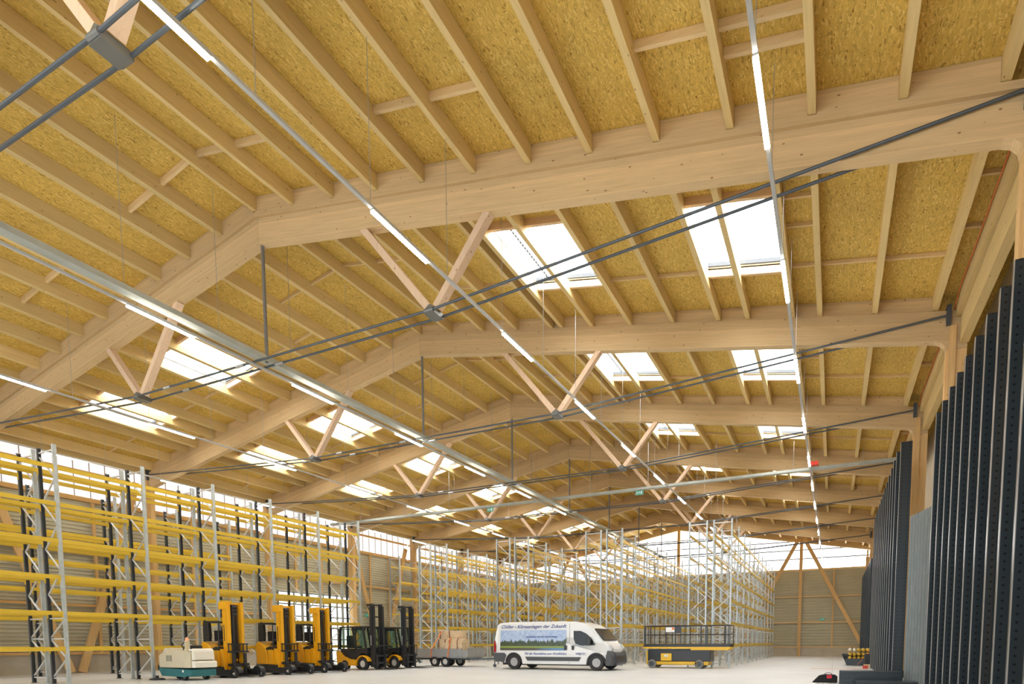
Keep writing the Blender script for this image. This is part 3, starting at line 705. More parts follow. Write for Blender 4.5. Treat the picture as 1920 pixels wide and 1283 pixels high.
# ------------------------------------------------------------------ reach trucks
m_seat = plain('black_seat_cover', (.02, .02, .022), .7)
def reach_truck():
    t = thing('reach_truck', 'yellow reach truck with tall yellow mast, right behind the green and beige sweeper', 'reach truck', (-19.62, 15.05, 0), 'yellow reach trucks in a row')
    c = MB(); c.box(-1.78, -.62, -.58, .58, .07, .40); c.box(-.62, .02, -.60, -.40, .07, .30); c.box(-.62, .02, .40, .60, .07, .30)
    for s in (-1, 1): c.prism(arch((0, .19), .0, .24, 0, math.pi, 10)[:11], min(s*.36, s*.56), max(s*.36, s*.56), 'y')
    c.build('chassis', m_blackp, t, .012)
    b = MB(); b.prism([(-1.76, .42), (-1.76, 1.22), (-1.68, 1.33), (-1.5, 1.3), (-1.32, 1.18), (-1.2, 1.02), (-1.14, .8), (-1.12, .42)], -.585, .585, 'y')
    b.build('counterweight_body', m_truck, t, .03)
    f = MB(); f.box(-1.10, -.84, -.57, .57, .41, 1.0); f.prism([(-.835, .30), (-.60, .30), (-.70, 1.05), (-.835, 1.05)], -.50, -.36, 'y'); f.build('front_panel', m_truck, t, .015)
    d = MB(); d.prism([(-1.22, 1.005), (-.82, 1.005), (-.82, 1.12), (-1.0, 1.14), (-1.26, 1.06)], -.56, .56, 'y'); d.box(-.95, -.85, -.1, .1, 1.145, 1.3); d.build('dashboard', m_blackp, t, .012)
    g = MB(); g.prism([(-1.66, 1.34), (-1.64, 2.02), (-1.32, 2.02), (-1.27, 1.6), (-1.22, 1.36), (-1.3, 1.26), (-1.46, 1.33)], .36, .54, 'y')
    g.prism([(-1.66, 1.34), (-1.64, 2.02), (-1.36, 2.02), (-1.33, 1.6), (-1.36, 1.34)], -.54, -.42, 'y')
    for y in (-.5, .5): g.box(-1.64, -.82, y-.04, y+.04, 2.02, 2.09)
    for i in range(7): g.box(-1.6+.12*i, -1.56+.12*i, -.46, .46, 2.025, 2.075)
    g.cyl((-.86, -.5, 1.1), (-.84, -.5, 2.02), .025, 8); g.build('overhead_guard', m_blackp, t, .008)
    s = MB(); s.box(-1.46, -1.3, -.25, .25, 1.345, 1.75); s.box(-1.3, -1.225, -.25, .25, 1.2, 1.26); s.ball((-1.27, .0, 1.34), .08, .2, .1); s.build('seat', m_seat, t, .02)
    m = MB()
    for s_ in (-1, 1):
        yc = -.03+s_*.27
        m.box(-.80, -.62, yc-.07, yc+.07, .30, 2.76); m.box(-.61, -.50, yc-.055, yc+.055, .26, 2.80)
    m.box(-.92, -.52, -.42, -.26, 2.52, 2.78); m.box(-.80, -.60, -.22, .16, 2.70, 2.77); m.box(-.80, -.62, -.22, .16, .6, .68)
    m.build('mast', m_truck, t, .008)
    ch = MB(); ch.cyl((-.66, -.03, .3), (-.66, -.03, 2.6), .05, 10); ch.box(-.60, -.585, -.14, -.11, .5, 2.65); ch.box(-.60, -.585, .06, .09, .5, 2.65); ch.box(-.73, -.7, -.19, .13, .69, 2.69)
    for z in (2.35, 2.5, 2.62): ch.cyl((-.62, -.12, z), (-.62, .06, z), .05, 10)
    ch.build('lift_cylinder', m_blackp, t)
    lb = MB(); lb.box(-.49, -.43, -.44, .40, .42, .52); lb.box(-.49, -.43, -.44, .40, .92, .99)
    for i in range(6): lb.box(-.48, -.45, -.42+.15*i, -.39+.15*i, .99, 1.22)
    lb.box(-.49, -.44, -.44, .40, 1.22, 1.26); lb.build('load_backrest', m_blackp, t)
    for y in (-.26, .20):
        k = MB(); k.box(-.425, -.38, y-.06, y+.06, .07, .9); k.prism([(-.38, .07), (.62, .07), (.62, .085), (-.38, .115)], y-.06, y+.06, 'y'); k.build('fork', m_blackp, t)
    ra = m_rim
    wheel(t, 0, -.62, .165, .11, rim=ra); wheel(t, 0, .62, .165, -.11, rim=ra); wheel(t, -1.35, -.14, .17, .28, 'drive_wheel', m_steel)
    st = MB(); st.box(-.74, -.70, -.372, -.368, 1.35, 1.95); st.build('mast_label', m_blackp, t)
    return t
rt1 = reach_truck()
for (x, y), nm in zip(((-19.52, 17.3), (-19.50, 19.15)), ('second in the row, between two alike', 'last of its kind, beside the black masted forklift')):
    c = copy_tree(rt1); c.location = (x, y, 0); c['label'] = 'yellow reach truck with tall yellow mast, %s' % nm

# ------------------------------------------------------------------ counterbalance forklifts
m_cab = glass('cab_glass', (.78, .90, .84), .9)
m_vest = plain('orange_vest_fabric', (.85, .38, .06), .8)
def forklift():
    t = thing('forklift', 'yellow forklift with closed cab and black mast, nearer of the two', 'forklift', (-19.86, 21.8, 0), 'black masted forklifts')
    b = MB(); b.prism([(-1.62, .30), (-1.66, .85), (-1.6, .90), (-1.42, .84), (-1.15, .62), (-.8, .5), (-.45, .48), (-.40, .20), (-1.3, .18), (-1.5, .22)], -.55, .55, 'y')
    b.prism(arch((0, .29), .34, .40, .3, math.pi-.1, 10), -.60, -.36, 'y'); b.prism(arch((0, .29), .34, .40, .3, math.pi-.1, 10), .36, .60, 'y')
    b.build('body', m_truck, t, .02)
    k = MB(); k.prism([(-1.40, .86), (-1.1, .64), (-.75, .52), (-.40, .50), (-.1, .80), (.22, .72), (.24, 1.05), (-.35, 1.0), (-.5, .9), (-1.38, 1.0)], -.5, .5, 'y'); k.box(-.38, .2, -.34, .34, .2, .7)
    k.build('cowl', m_blackp, t, .012)
    c = MB()
    for y in (-.5, .5):
        for a, bb in (((-1.42, .95), (-1.36, 2.0)), ((-.42, .95), (-.62, 2.0)), ((.16, 1.0), (.02, 2.0))): c.bar((a[0], y, a[1]), (bb[0], y, bb[1]), .07, .09, (0, 1, 0))
        c.box(-1.40, .06, y-.035, y+.035, 1.97, 2.04)
    c.box(-1.40, .06, -.464, .464, 2.0, 2.045); c.box(-.9, -.55, -.3, .3, 1.86, 1.96); c.bar((-1.56, -.45, .95), (-1.50, -.45, 1.92), .06, .06)
    c.build('cab_frame', m_blackp, t, .008)
    for y in (-.5, .5):
        for q in ([(-1.34, 1.02), (-.46, 1.02), (-.63, 1.94), (-1.29, 1.94)], [(-.36, 1.02), (.1, 1.05), (-.03, 1.94), (-.56, 1.94)]): MB().prism(q, y-.004, y+.004, 'y').build('cab_glass', m_cab, t)
    s = MB(); s.box(-1.25, -.75, -.26, .26, 1.01, 1.12); s.box(-1.28, -1.12, -.25, .25, 1.125, 1.62); s.build('seat', m_seat, t, .03)
    v = MB(); v.ball((-.5, -.33, 1.55), .05, .09, .22); v.ball((-.5, -.33, 1.2), .1, .1, .1); v.build('hanging_vest', m_vest, t)
    m = MB()
    for y in (-.30, .30): m.box(.30, .46, y-.07, y+.07, .14, 3.08); m.box(.47, .55, y-.05, y+.05, .10, 2.98)
    for z in (.5, 1.35, 2.45, 3.0): m.box(.30, .36, -.225, .225, z, z+.07)
    m.box(.14, .295, -.37, -.25, 2.98, 3.08); m.bar((.14, -.31, 2.99), (.29, -.31, 2.75), .05, .03)
    for y in (-.12, .12): m.cyl((.40, y, .3), (.40, y, 1.9), .035, 8)
    m.bar((.15, -.3, .75), (.3, -.3, .9), .06, .06); m.build('mast', m_blackp, t, .006)
    st = MB(); st.box(.355, .375, -.378, -.372, 1.15, 1.62); st.build('mast_label', m_white, t)
    r = MB(); r.box(.56, .60, -.5, .5, .28, .36); r.box(.56, .60, -.5, .5, .62, .70); r.box(.57, .59, -.5, .5, 1.12, 1.16)
    for i in range(7): r.box(.57, .59, -.49+.16*i, -.47+.16*i, .71, 1.115)
    r.build('fork_carriage', m_blackp, t)
    for y in (-.28, .28):
        f = MB(); f.box(.605, .645, y-.05, y+.05, .04, .75); f.prism([(.646, .04), (1.75, .04), (1.75, .052), (.646, .085)], y-.05, y+.05, 'y'); f.build('fork', m_blackp, t)
    wheel(t, 0, -.60, .29, .22); wheel(t, 0, .60, .29, -.22); wheel(t, -1.12, -.56, .23, .18); wheel(t, -1.12, .56, .23, -.18)
    return t
fk1 = forklift(); c = copy_tree(fk1); c.location = (-19.65, 23.75, 0); c['label'] = 'yellow forklift with closed cab and black mast, farther one beside the trailer'

# ------------------------------------------------------------------ sweeper
m_teal = plain('teal_paint', (.02, .15, .17), .4, 0, .1); m_beige = plain('beige_plastic', (.60, .54, .40), .45, 0, .04); m_cream2 = plain('cream_plastic_hood', (.80, .77, .68), .4, 0, .03)
t = thing('floor_sweeper', 'beige and teal ride-on floor sweeper with orange beacon, parked by the rack', 'sweeper', (-19.6, 12.85, 0))
L = -1.70
MB().prism([(L, .36), (L+.14, .14), (-.28, .12), (-.2, .17), (.02, .14), (.02, .38), (L, .42)], 0, .92, 'y').build('skirt', m_teal, t, .015)
MB().prism([(L+.02, .43), (L+.02, .84), (L+.1, .9), (L+.2, .92), (L+.34, 1.10), (L+.42, 1.12), (L+.52, .95), (L+.60, .98), (-.9, 1.03), (-.05, .98), (0, .9), (0, .43)], 0, .9, 'y').build('body_shell', m_beige, t, .03)
v = MB()
for i in range(2):
    for j in range(6): v.box(-1.25+.17*i, -1.12+.17*i, -.012, -.001, .66+.035*j, .675+.035*j)
v.build('vent', m_dark, t)
MB().prism([(.005, .70), (.13, .70), (.12, 1.0), (.06, 1.09), (.005, 1.09)], .06, .80, 'y').build('hood', m_cream2, t, .03)
MB().prism([(.005, .44), (.16, .44), (.18, .62), (.12, .67), (.005, .675)], .05, .86, 'y').build('hopper_lid', m_cream2, t, .02)
MB().box(-.36, -.03, .12, .84, 1.0, 1.07).build('top_cover', m_white, t, .02)
b = MB(); b.box(-.34, -.22, .06, .18, .98, 1.36); b.build('beacon_mast', m_beige, t, .01)
b = MB(); b.cyl((-.28, .12, 1.361), (-.28, .12, 1.46), .06, 14, 0, .045); b.build('beacon', glow('orange_beacon', (1, .22, .02), .5, .2), t)
b = MB(); b.cyl((-1.1, .5, 1.05), (-.95, .5, 1.22), .02, 8); b.torus((0, 0, 0), .14, .015, 20, 6); nv = 20*6
for i in range(len(b.v)-nv, len(b.v)):
    x, y, z = b.v[i]; b.v[i] = (-.93+z*.5, .5+x, 1.22+z*.8+y)
b.build('steering_wheel', m_blackp, t)
MB().box(-.72, -.40, .3, .75, 1.03, 1.2).build('seat', m_seat, t, .03)
b = MB(); b.cyl((-1.62, -.12, .02), (-1.62, -.12, .06), .26, 24, 0, .2); b.cyl((-1.62, -.12, .06), (-1.62, -.12, .16), .05, 8); b.build('side_brush', m_black, t)
wheel(t, -.42, .02, .13, .12, rim=m_steel); wheel(t, -.42, .90, .13, -.12, rim=m_steel); wheel(t, -1.45, .5, .12, .12, rim=m_steel)
MB().box(-.42, -.34, -.011, -.001, .28, .36).build('sticker', m_white, t)
for nm, x, y, z, rz in (('warning_strip', -.24, -.0, 1.0, 0),):
    b = MB()
    for i in range(5): b.box(-.215, -.19, .055-.012, .055, 1.02+.07*i, 1.05+.07*i)
    b.build(nm, m_yel, t)

# ------------------------------------------------------------------ trailer with timber load
m_alu = plain('aluminium_board', (.42, .43, .44), .4, .5, .06)
t = thing('flatbed_trailer', 'grey twin-axle flatbed trailer coupled behind the white van', 'trailer', (-18.83, 25.8, 0))
MB().box(-1.55, 1.75, 0, 1.55, .46, .52).build('bed', m_alu, t)
b = MB(); b.box(-1.57, 1.40, -.04, -.005, .53, .94); b.box(-1.57, 1.77, 1.555, 1.59, .53, .94); b.box(-1.6, -1.575, -.04, 1.59, .53, .94); b.build('side_board', m_alu, t)
b = MB(); b.box(1.775, 1.81, -.04, 1.59, .53, .98); b.box(1.40, 1.46, -.05, 0, .46, .98); b.box(1.46, 1.772, -.04, -.005, .53, .90); b.build('headboard', plain('grey_headboard', (.36, .36, .35), .5, .3), t)
b = MB(); b.box(-1.5, 1.7, .2, .28, .36, .455); b.box(-1.5, 1.7, 1.27, 1.35, .36, .455)
b.bar((1.7, .28, .40), (3.15, .78, .44), .08, .09); b.bar((1.7, 1.27, .40), (3.15, .78, .44), .08, .09); b.bar((3.1, .78, .45), (3.95, .78, .45), .09, .09); b.ball((3.98, .78, .47), .08, .06, .07)
b.cyl((3.0, .66, .02), (3.0, .66, .62), .03, 8); b.cyl((3.0, .62, .08), (3.0, .70, .08), .08, 14); b.bar((-1.45, -.01, .44), (-1.25, -.01, .2), .03, .12); b.build('drawbar_frame', m_dark, t)
for x in (-.34, .34):
    wheel(t, x, -.0, .27, .18); wheel(t, x, 1.55, .27, -.18)
b = MB(); b.prism(arch((-.34, .27), .29, .31, .1, math.pi, 8), .0, .2, 'y'); b.prism(arch((.34, .27), .29, .31, 0, math.pi-.1, 8), .0, .2, 'y'); b.build('mudguard', m_blackp, t)
m_box = plain('pale_timber_stack', (.72, .56, .36), .7, 0, .08); m_band = plain('brown_strap', (.20, .04, .03), .6)
m_or = plain('orange_lashing_strap', (.85, .22, .05), .6)
bx = ((0, .523), (1, 1.0))
for j, z in bx:
    for i, (x0, x1) in enumerate(((-.70, -.15), (-.13, .93))):
        o = MB().box(x0, x1, .85, 1.45, z, z+.45).build('timber_crate', m_box, None, .01); o.location = (-18.83, 25.8, 0)
        s = MB()
        for x in (x0+.03, x1-.1): s.box(x, x+.06, .842, .8495, z+.01, z+.44)
        s.build('batten', m_band, o)
        tag(o, 'pale timber crate with brown battens on the trailer, %s layer, %s' % (('bottom', 'top')[j], ('end by the tailboard', 'long middle one')[i]), 'crate', 'pale crates on the trailer')
for i in range(2):
    o = MB().box(-.68+.6*i, -.1+.9*i, .9, 1.4, 1.46, 1.90).build('timber_crate', m_box, None, .01); o.location = (-18.83, 25.8, 0)
    s = MB(); s.box(-.6+.6*i, -.54+.6*i, .892, .8995, 1.47, 1.89); s.build('batten', m_band, o)
    tag(o, 'pale timber crate lying highest on the trailer, %s' % ('by the tailboard' if i == 0 else 'longer one toward the van'), 'crate', 'pale crates on the trailer')
t = thing('lumber_bundle', 'strapped bundle of pale square lumber ends on the trailer', 'lumber', (-18.83+.32, 25.82, .523))
n = 0
lm = {}
me_l = MB().box(0, 1.1, 0, .115, 0, .085).mesh('batten', m_box)
for r in range(11):
    wr = (.60, .66, .7, .72, .72, .72, .72, .72, .66, .5, .32)[r]; y = .36-wr/2+.02
    while y < .36+wr/2-.1:
        if n < 100: inst(me_l, 'batten', t, (random.uniform(-.02, .06), y, .09*r)); n += 1
        y += .12
for x in (.3, .8):
    s = MB(); s.box(x, x+.04, -.03, -.024, 0, .84); s.box(x, x+.04, .74, .746, 0, .84); s.bar((x+.02, -.03, .84), (x+.02, .1, 1.0), .04, .006); s.bar((x+.02, .62, 1.0), (x+.02, .743, .84), .04, .006); s.box(x, x+.04, .1, .62, 1.0, 1.006); s.build('strap', m_band, t)
for i, (x, zt) in enumerate(((-.42, 1.94), (.66, 1.56))):
    s = MB(); s.bar((x-.1, -.05, .5), (x-.03, -.05, .95), .06, .006, (0, 1, 0)); s.bar((x-.03, -.05, .95), (x+.06, .80 if i == 0 else .02, zt), .06, .006)
    s.bar((x+.06, .80 if i == 0 else .02, zt), (x+.1, 1.47, zt), .06, .006); s.bar((x+.1, 1.47, zt), (x+.1, 1.6, .5), .06, .006)
    o = s.build('lashing_strap', m_or); o.location = (-18.83, 25.8, 0); tag(o, 'orange lashing strap tied over the %s on the trailer' % ('timber crates' if i == 0 else 'lumber bundle'), 'strap', 'orange lashing straps')
# ------------------------------------------------------------------ white van
VX, VY, VW = -14.77, 24.6, 2.07
m_van = plain('white_van_paint', (.80, .81, .82), .25, 0, .01, coat=.4)
m_trim = plain('grey_plastic_trim', (.07, .075, .085), .5)
m_vg = plain('dark_tinted_glass', (.012, .017, .02), .1, spec=.3)
t = thing('delivery_van', 'white high-roof delivery van with a lake picture on its side', 'van', (VX, VY, 0))
prof = [(.02, .42), (.0, .75), (.05, 1.5), (.16, 2.08), (.30, 2.19), (.8, 2.225), (3.6, 2.225), (4.25, 2.20), (4.75, 2.08), (5.12, 1.86), (5.56, 1.34), (5.66, 1.22), (5.82, 1.12), (5.91, .95), (5.94, .70), (5.94, .42)]
def arch_cut(cx, r, z0, n=10): return [(cx+r*math.cos(math.pi*i/n), .34+r*math.sin(math.pi*i/n)) for i in range(n+1) if .34+r*math.sin(math.pi*i/n) >= z0]
RW, FW_ = 1.08, 5.26
low = [(5.72, .26)]+arch_cut(FW_, .46, .27)+[(4.80, .26), (1.54, .26)]+arch_cut(RW, .46, .27)+[(.62, .30)]
poly = prof+low
def inset(z): return 0 if z < 1.15 else (z-1.15)*.11
b = MB(); n = len(poly)
vs = []
for s in (0, 1):
    for x, z in poly:
        i = inset(z)+(.16*(x-5.5)/.44 if x > 5.5 else 0); vs.append((x, i if s == 0 else VW-i, z))
b.add(vs, [(i, (i+1) % n, n+(i+1) % n, n+i) for i in range(n)]+[tuple(range(n-1, -1, -1)), tuple(range(n, 2*n))])
b.build('body', m_van, t, .035)
def sidepatch(name, pts, mt, dep=.012, both=True, off=.004):
    both = {True: 1, False: 2}[both] if isinstance(both, bool) else both
    """flat panel hugging the tumblehome of the side; (x, z) outline"""
    m = MB(); n = len(pts)
    for s in {0: (1,), 1: (0, 1), 2: (0,)}[both]:
        y = lambda z, o: (inset(z)-o) if s == 0 else VW-inset(z)+o
        vs = [(x, y(z, off), z) for x, z in pts]+[(x, y(z, off+dep), z) for x, z in pts]
        m.add(vs, [(i, (i+1) % n, n+(i+1) % n, n+i) for i in range(n)]+[tuple(range(n-1, -1, -1)), tuple(range(n, 2*n))])
    return m.build(name, mt, t)
for sd_ in (0, 1): sidepatch('side_window', [(4.16, 1.78), (4.5, 1.78), (4.78, 1.66), (5.02, 1.46), (5.25, 1.14), (4.55, 1.12), (4.28, 1.2), (4.18, 1.42)], m_vg, both=(2, 0)[sd_])
sidepatch('rub_strip', [(1.72, .60), (4.55, .60), (4.45, .42), (1.84, .42)], m_trim, .03)
sidepatch('rear_corner_trim', [(.0, .78), (.60, .78), (.70, .66), (.58, .32), (.02, .42)], m_trim, .03)
sidepatch('tail_lamp', [(.015, .80), (.13, .80), (.14, 1.1), (.09, 1.35), (.03, 1.36)], plain('red_lamp_glass', (.35, .01, .015), .15), .01)
sidepatch('door_gap', [(3.95, .32), (3.965, .32), (3.965, 2.1), (3.95, 2.1)], m_trim, .002, True, .003)
sidepatch('door_handle', [(4.10, .92), (4.20, .92), (4.22, 1.12), (4.08, 1.12)], m_blackp, .02)
sidepatch('sliding_door_handle', [(3.72, .92), (3.86, .92), (3.86, 1.12), (3.72, 1.12)], m_blackp, .02)
f = MB()
fx = lambda z: 5.12+(1.86-z)
f.add([(5.14, .16, 1.86), (5.14, VW-.16, 1.86), (5.58, VW-.12, 1.36), (5.58, .12, 1.36), (5.165, .16, 1.885), (5.165, VW-.16, 1.885), (5.605, VW-.12, 1.385), (5.605, .12, 1.385)], [(0,1,2,3),(4,5,6,7),(0,1,5,4),(1,2,6,5),(2,3,7,6),(3,0,4,7)])
f.build('windscreen', m_vg, t)
bp = MB(); y0 = -.03
bp.prism([(5.70, .24), (5.73, .62), (5.79, .90), (5.93, .87), (6.0, .70), (6.02, .34), (5.92, .22)], y0, .5, 'y')
bp.prism([(5.90, .24), (5.94, .84), (6.0, .80), (6.06, .66), (6.06, .34), (6.0, .22)], .5, VW-.5, 'y')
bp.prism([(5.70, .24), (5.73, .62), (5.79, .90), (5.93, .87), (6.0, .70), (6.02, .34), (5.92, .22)], VW-.5, VW+.03, 'y')
bp.build('front_bumper', m_trim, t, .03)
g = MB(); g.box(6.061, 6.07, .5, VW-.5, .45, .62); g.build('grille', m_blackp, t)
m_lamp = plain('clear_lamp_glass', (.5, .52, .55), .1)
for y in (.09, VW-.47): MB().prism([(5.80, 1.13), (5.90, .97), (5.94, .90), (5.97, .98), (5.86, 1.14)], y+.08, y+.30, 'y').build('headlamp', m_lamp, t)
bb = MB(); bb.box(-.06, .0, .25, VW-.25, .34, .55); bb.build('rear_bumper', m_trim, t, .02)
mi = MB()
for y in (-.20, VW+.04): mi.box(4.86, 5.06, y, y+.16, 1.12, 1.5)
mi.build('door_mirror', m_blackp, t, .03)
m_cap = plain('silver_hub_cap', (.42, .42, .42), .4, .3)
for x in (RW, FW_):
    wheel(t, x, .02, .355, .22, rim=m_cap, z=.355); wheel(t, x, VW-.02, .355, -.22, rim=m_cap, z=.355)
w = MB()
for x in (RW, FW_):
    for y in (.05, VW-.33): w.prism(arch((x, .34), .37, .455, 0, math.pi, 10), y, y+.28, 'y')
w.build('wheel_arch', m_black, t)
ub = MB(); ub.box(.3, 5.8, .35, VW-.35, .2, .32); ub.build('underbody', m_black, t)
# side picture: lake, trees, sky as a printed sheet
def print_mat():
    t = NT('printed_lake_picture'); tc = t.n('ShaderNodeTexCoord'); sx = t.n('ShaderNodeSeparateXYZ', ins={0: tc.outputs['Object']})
    cx = t.n('ShaderNodeCombineXYZ', ins={0: sx.outputs[0]}); no = t.n('ShaderNodeTexNoise', ins={'Vector': cx.outputs[0], 'Scale': 6., 'Detail': 5., 'Roughness': .7})
    n2 = t.n('ShaderNodeTexNoise', ins={'Vector': tc.outputs['Object'], 'Scale': 9., 'Detail': 4.})
    sky = t.ramp(n2.outputs[0], [(.3, (.30, .42, .68)), (.75, (.52, .62, .80))])
    tree = t.ramp(n2.outputs[0], [(.3, (.02, .035, .02)), (.7, (.07, .10, .04))])
    h = t.n('ShaderNodeMath', operation='MULTIPLY_ADD', ins={0: no.outputs[0], 1: .95, 2: .86})
    isS = t.n('ShaderNodeMath', operation='GREATER_THAN', ins={0: sx.outputs[2], 1: h.outputs[0]})
    c = t.mix(isS.outputs[0], tree, sky)
    m1 = t.n('ShaderNodeMath', operation='LESS_THAN', ins={0: sx.outputs[2], 1: 1.10}); c = t.mix(m1.outputs[0], c, (.22, .30, .05))
    m2 = t.n('ShaderNodeMath', operation='LESS_THAN', ins={0: sx.outputs[2], 1: 1.01}); wt = t.ramp(sx.outputs[0], [(0, (.06, .06, .05)), (1, (.06, .06, .05))])
    gx = t.n('ShaderNodeMapRange', ins={0: sx.outputs[0], 1: 2.2, 2: 3.2}); wat = t.mix(gx.outputs[0], (.07, .065, .05), (.10, .22, .42)); c = t.mix(m2.outputs[0], c, wat)
    t.link(c, t.b.inputs['Base Color']); t.b.inputs['Roughness'].default_value = .3; return t.mat
sidepatch('side_picture', [(.36, .90), (3.80, .90), (3.80, 1.84), (.36, 1.84)], print_mat(), .004, False, .004)
m_blue = plain('blue_lettering', (.035, .07, .30), .4)
def text(body, x, z, size, name, parent, shear=.25, mt=None, width=None, y=None, rot=(math.radians(90), 0, 0)):
    cu = bpy.data.curves.new(name, 'FONT'); cu.body = body; cu.size = size; cu.shear = shear; cu.extrude = .001; cu.offset = .002
    ob = bpy.data.objects.new(name, cu); COL.objects.link(ob); bpy.context.view_layer.update()
    dg = bpy.context.evaluated_depsgraph_get(); me = bpy.data.meshes.new_from_object(ob.evaluated_get(dg)); bpy.data.objects.remove(ob)
    if width:
        w_ = max(v.co.x for v in me.vertices)-min(v.co.x for v in me.vertices)
        for v in me.vertices: v.co.x *= width/w_
    me.materials.clear(); me.materials.append(mt or m_blue)
    o = bpy.data.objects.new(name, me); COL.objects.link(o); o.parent = parent; o.location = (x, y, z); o.rotation_euler = rot; return o
ti = math.radians(90)-math.atan(.11)
text('Chiller - Klimaanlagen der Zukunft', .38, 1.93, .23, 'slogan', t, width=3.4, y=inset(1.93)-.012, rot=(ti, 0, 0))
text('Für ein Raumklima zum Wohlfühlen', 1.68, .70, .15, 'slogan', t, width=2.15, y=-.008)
text('WEBETEC', 4.28, .70, .14, 'door_lettering', t, shear=0, width=.50, y=-.008)
text('Spezialisten für alle Klimaanlagen', 1.75, 1.50, .09, 'slogan', t, shear=.1, width=1.6, y=inset(1.5)-.014, rot=(ti, 0, 0))

# ------------------------------------------------------------------ scissor lift
m_ly = plain('yellow_lift_paint', (.80, .49, .02), .35, 0, .03)
t = thing('scissor_lift', 'lowered yellow and black scissor lift before the rack ends', 'scissor lift', (-8.05, 28.45, 0))
b = MB(); b.box(-.22, 2.80, .06, 1.14, .34, .90); b.build('scissor_cover', m_blackp, t, .02)
b = MB(); b.box(-.30, 2.72, .1, 1.1, .16, .335); b.box(.30, 2.2, .0, .09, .20, .30); b.box(-.30, -.225, .08, 1.12, .336, .85); b.build('base_frame', m_ly, t, .01)
b = MB(); b.box(.45, .98, -.02, .05, .36, .72); b.build('control_box', m_ly, t, .015)
b = MB(); b.box(.62, .82, -.026, -.021, .55, .66); b.build('sticker', m_white, t)
b = MB(); b.box(-.44, 3.75, .0, 1.2, .95, 1.03); b.box(1.9, 3.65, -.01, 1.21, .88, .949); b.build('platform_deck', m_ly, t, .006)
b = MB()
for z in (2.05, 1.62):
    for y in (.03, 1.17): b.cyl((-.40, y, z), (3.7, y, z), .02, 8)
    for x in (-.40, 3.7): b.cyl((x, .03, z), (x, 1.17, z), .02, 8)
for y in (.03, 1.17):
    for x in (-.40, -.2, .38, .72, 1.15, 1.62, 2.36, 2.64, 3.46, 3.7): b.cyl((x, y, 1.035), (x, y, 2.05), .018, 8)
    b.box(-.42, 3.72, y-.012, y+.012, 1.035, 1.18)
for x in (-.40, 3.7): b.box(x-.012, x+.012, .05, 1.15, 1.035, 1.18)
for x in (-.34, -.08, 2.38, 2.66, 3.5): b.box(x-.03, x+.03, .005, .055, 1.19, 2.06)
b.build('guard_rail', m_blackp, t)
b = MB(); b.box(.66, 1.44, -.06, -.0, 1.70, 2.02); b.build('manual_box', m_blackp, t)
b = MB(); b.box(.70, 1.12, -.066, -.061, 1.74, 1.98); b.build('notice_plate', m_white, t)
b = MB(); b.box(1.0, 1.10, -.070, -.0665, 1.86, 1.97); b.build('orange_mark', m_or, t)
m_gt = plain('grey_tyre', (.20, .20, .19), .7)
for x in (0, 2.30):
    for y, s in ((.0, 1), (1.2, -1)):
        o = wheel(t, x, y, .21, .16*s, rim=m_dark); o.data.materials[0] = m_gt

# ------------------------------------------------------------------ things on the floor by the dark uprights
t = thing('steel_skip', 'shallow dark tray skip on the floor holding netted goods', 'skip', (.56, 35.0, 0))
b = MB(); P_ = [(-.10, .60), (.14, .02), (1.5, .02), (1.62, .60)]
b.prism([(0, .36), (.14, .02), (1.5, .02), (1.57, .36)], 0, .03, 'y'); b.prism(P_, 1.17, 1.2, 'y'); b.box(.14, 1.5, .031, 1.169, .02, .05)
b.bar((-.10, .6, .60), (.14, .6, .035), 1.139, .03, (1, 0, 0)); b.bar((1.62, .6, .60), (1.5, .6, .035), 1.139, .03, (1, 0, 0)); b.build('tray', plain('dark_skip_steel', (.06, .075, .09), .5, .2), t)
m_bag = plain('yellow_netted_goods', (.62, .42, .06), .6, 0, .35, 9.); m_bagw = plain('pale_plastic_wrap', (.70, .64, .52), .35, 0, .1, 6.)
n = 0
for j, z in enumerate((.13, .345, .56, .775)):
    for i in range(6):
        for q in range(2):
            o = MB().ball((0, 0, 0), .101, .250, .104, 12, 8).build('netted_sack', m_bagw if (j == 3 and i < 2) else m_bag, None, smooth=True)
            o.location = (.56+.14+.16+.205*i, 35.34+.53*q, z+.04)
            tag(o, 'yellow netted sack in the dark skip, %s layer, %s along, %s row' % (ORD[j+1], ORD[i+1], ('front', 'back')[q]), 'sack', 'yellow netted sacks in the skip'); n += 1
o = MB().box(0, .30, 0, .03, 0, .66).build('white_board', m_wht); o.location = (1.98, 34.5, .901)
tag(o, 'white blank board standing on the black case beside the skip', 'board')
o = MB().box(0, .42, 0, .35, 0, .9).build('equipment_case', m_blackp, None, .02); o.location = (1.95, 34.3, .0)
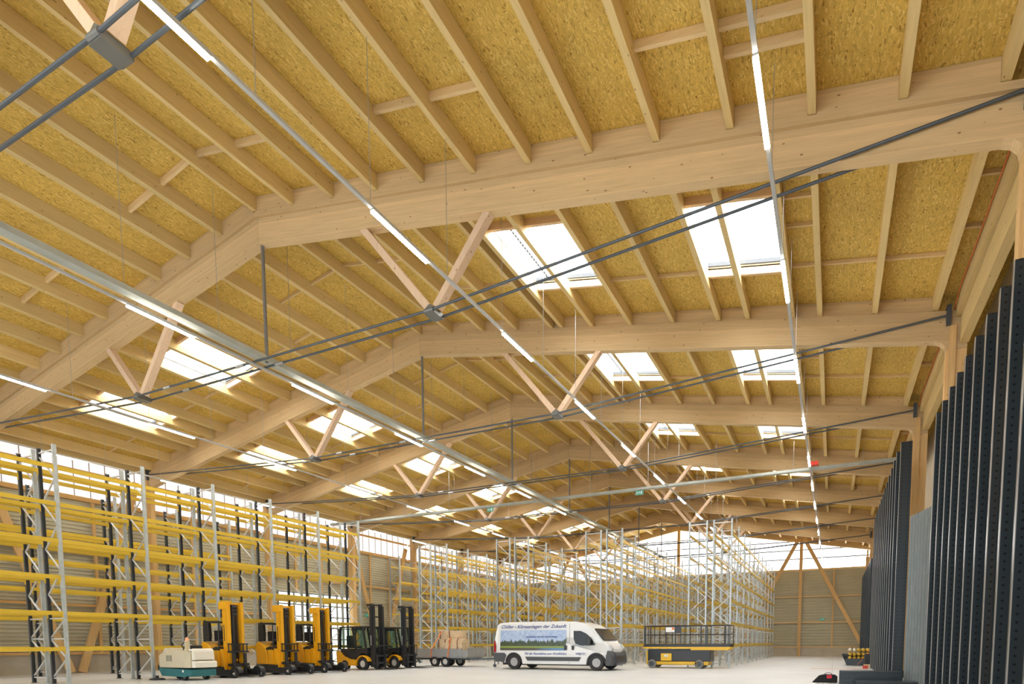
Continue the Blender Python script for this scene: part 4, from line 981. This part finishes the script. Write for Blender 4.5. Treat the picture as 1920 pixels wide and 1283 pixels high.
tag(o, 'black upright equipment case by the dark uprights', 'case')
o = MB().box(0, .42, 0, .3, 0, .5).build('equipment_case', m_blackp, None, .02); o.location = (1.42, 32.6, .16)
tag(o, 'small black case standing on a pale crate before the skip', 'case')
o = MB().box(0, .45, 0, .35, 0, .159).build('timber_crate', m_box, None, .005); o.location = (1.40, 32.57, .0)
tag(o, 'low pale crate under the small black case', 'crate')
o = MB().box(0, .22, 0, .2, 0, .14).build('tool_box', plain('red_tool_box', (.65, .06, .04), .4), None, .01); o.location = (1.3, 31.2, 0)
tag(o, 'small red box on the floor before the skip', 'box')
s = MB(); p0 = Vector((-.9, 29.7, .012))
pts = [Vector((-.9+.26*i, 29.9+.12*math.sin(i*1.3)+.05*i, .012)) for i in range(10)]
for a, b_ in zip(pts, pts[1:]): s.bar(a, b_, .04, .008)
tag(s.build('lashing_strap', m_or), 'loose orange strap lying flat on the pale floor', 'strap')
s = MB(); s.bar((1.35, 34.0, .3), (1.95, 33.6, 1.35), .03, .01); s.bar((1.1, 34.05, .02), (1.35, 34.0, .3), .03, .01)
tag(s.build('lashing_strap', m_or), 'taut orange strap slanting up to the dark uprights by the skip', 'strap')
t = thing('tool_bag', 'black tool bag with red patch lying on the floor', 'bag', (-.30, 20.15, 0))
b = MB(); b.prism([(-.26, .0), (.46, .0), (.46, .20), (.38, .25), (.10, .26), (-.06, .22)], -.12, .16, 'y'); b.build('bag_body', plain('black_fabric', (.012, .012, .013), .8), t, .03)
b = MB(); b.box(.16, .30, -.13, -.121, .14, .24); b.build('red_patch', plain('red_fabric', (.7, .02, .04), .6), t)
b = MB(); b.torus((0, 0, 0), .1, .012, 16, 5)
b.v = [(x+.2, y, z*.6+.25) for x, y, z in b.v]; b.build('handle', m_black, t)
o = MB().prism([(0, 0), (.3, 0), (.28, .2), (.16, .22)], 0, .1, 'y').build('plastic_sheet', m_bagw); o.location = (-.42, 20.34, 0)
tag(o, 'crumpled clear plastic sheet behind the black bag', 'plastic')
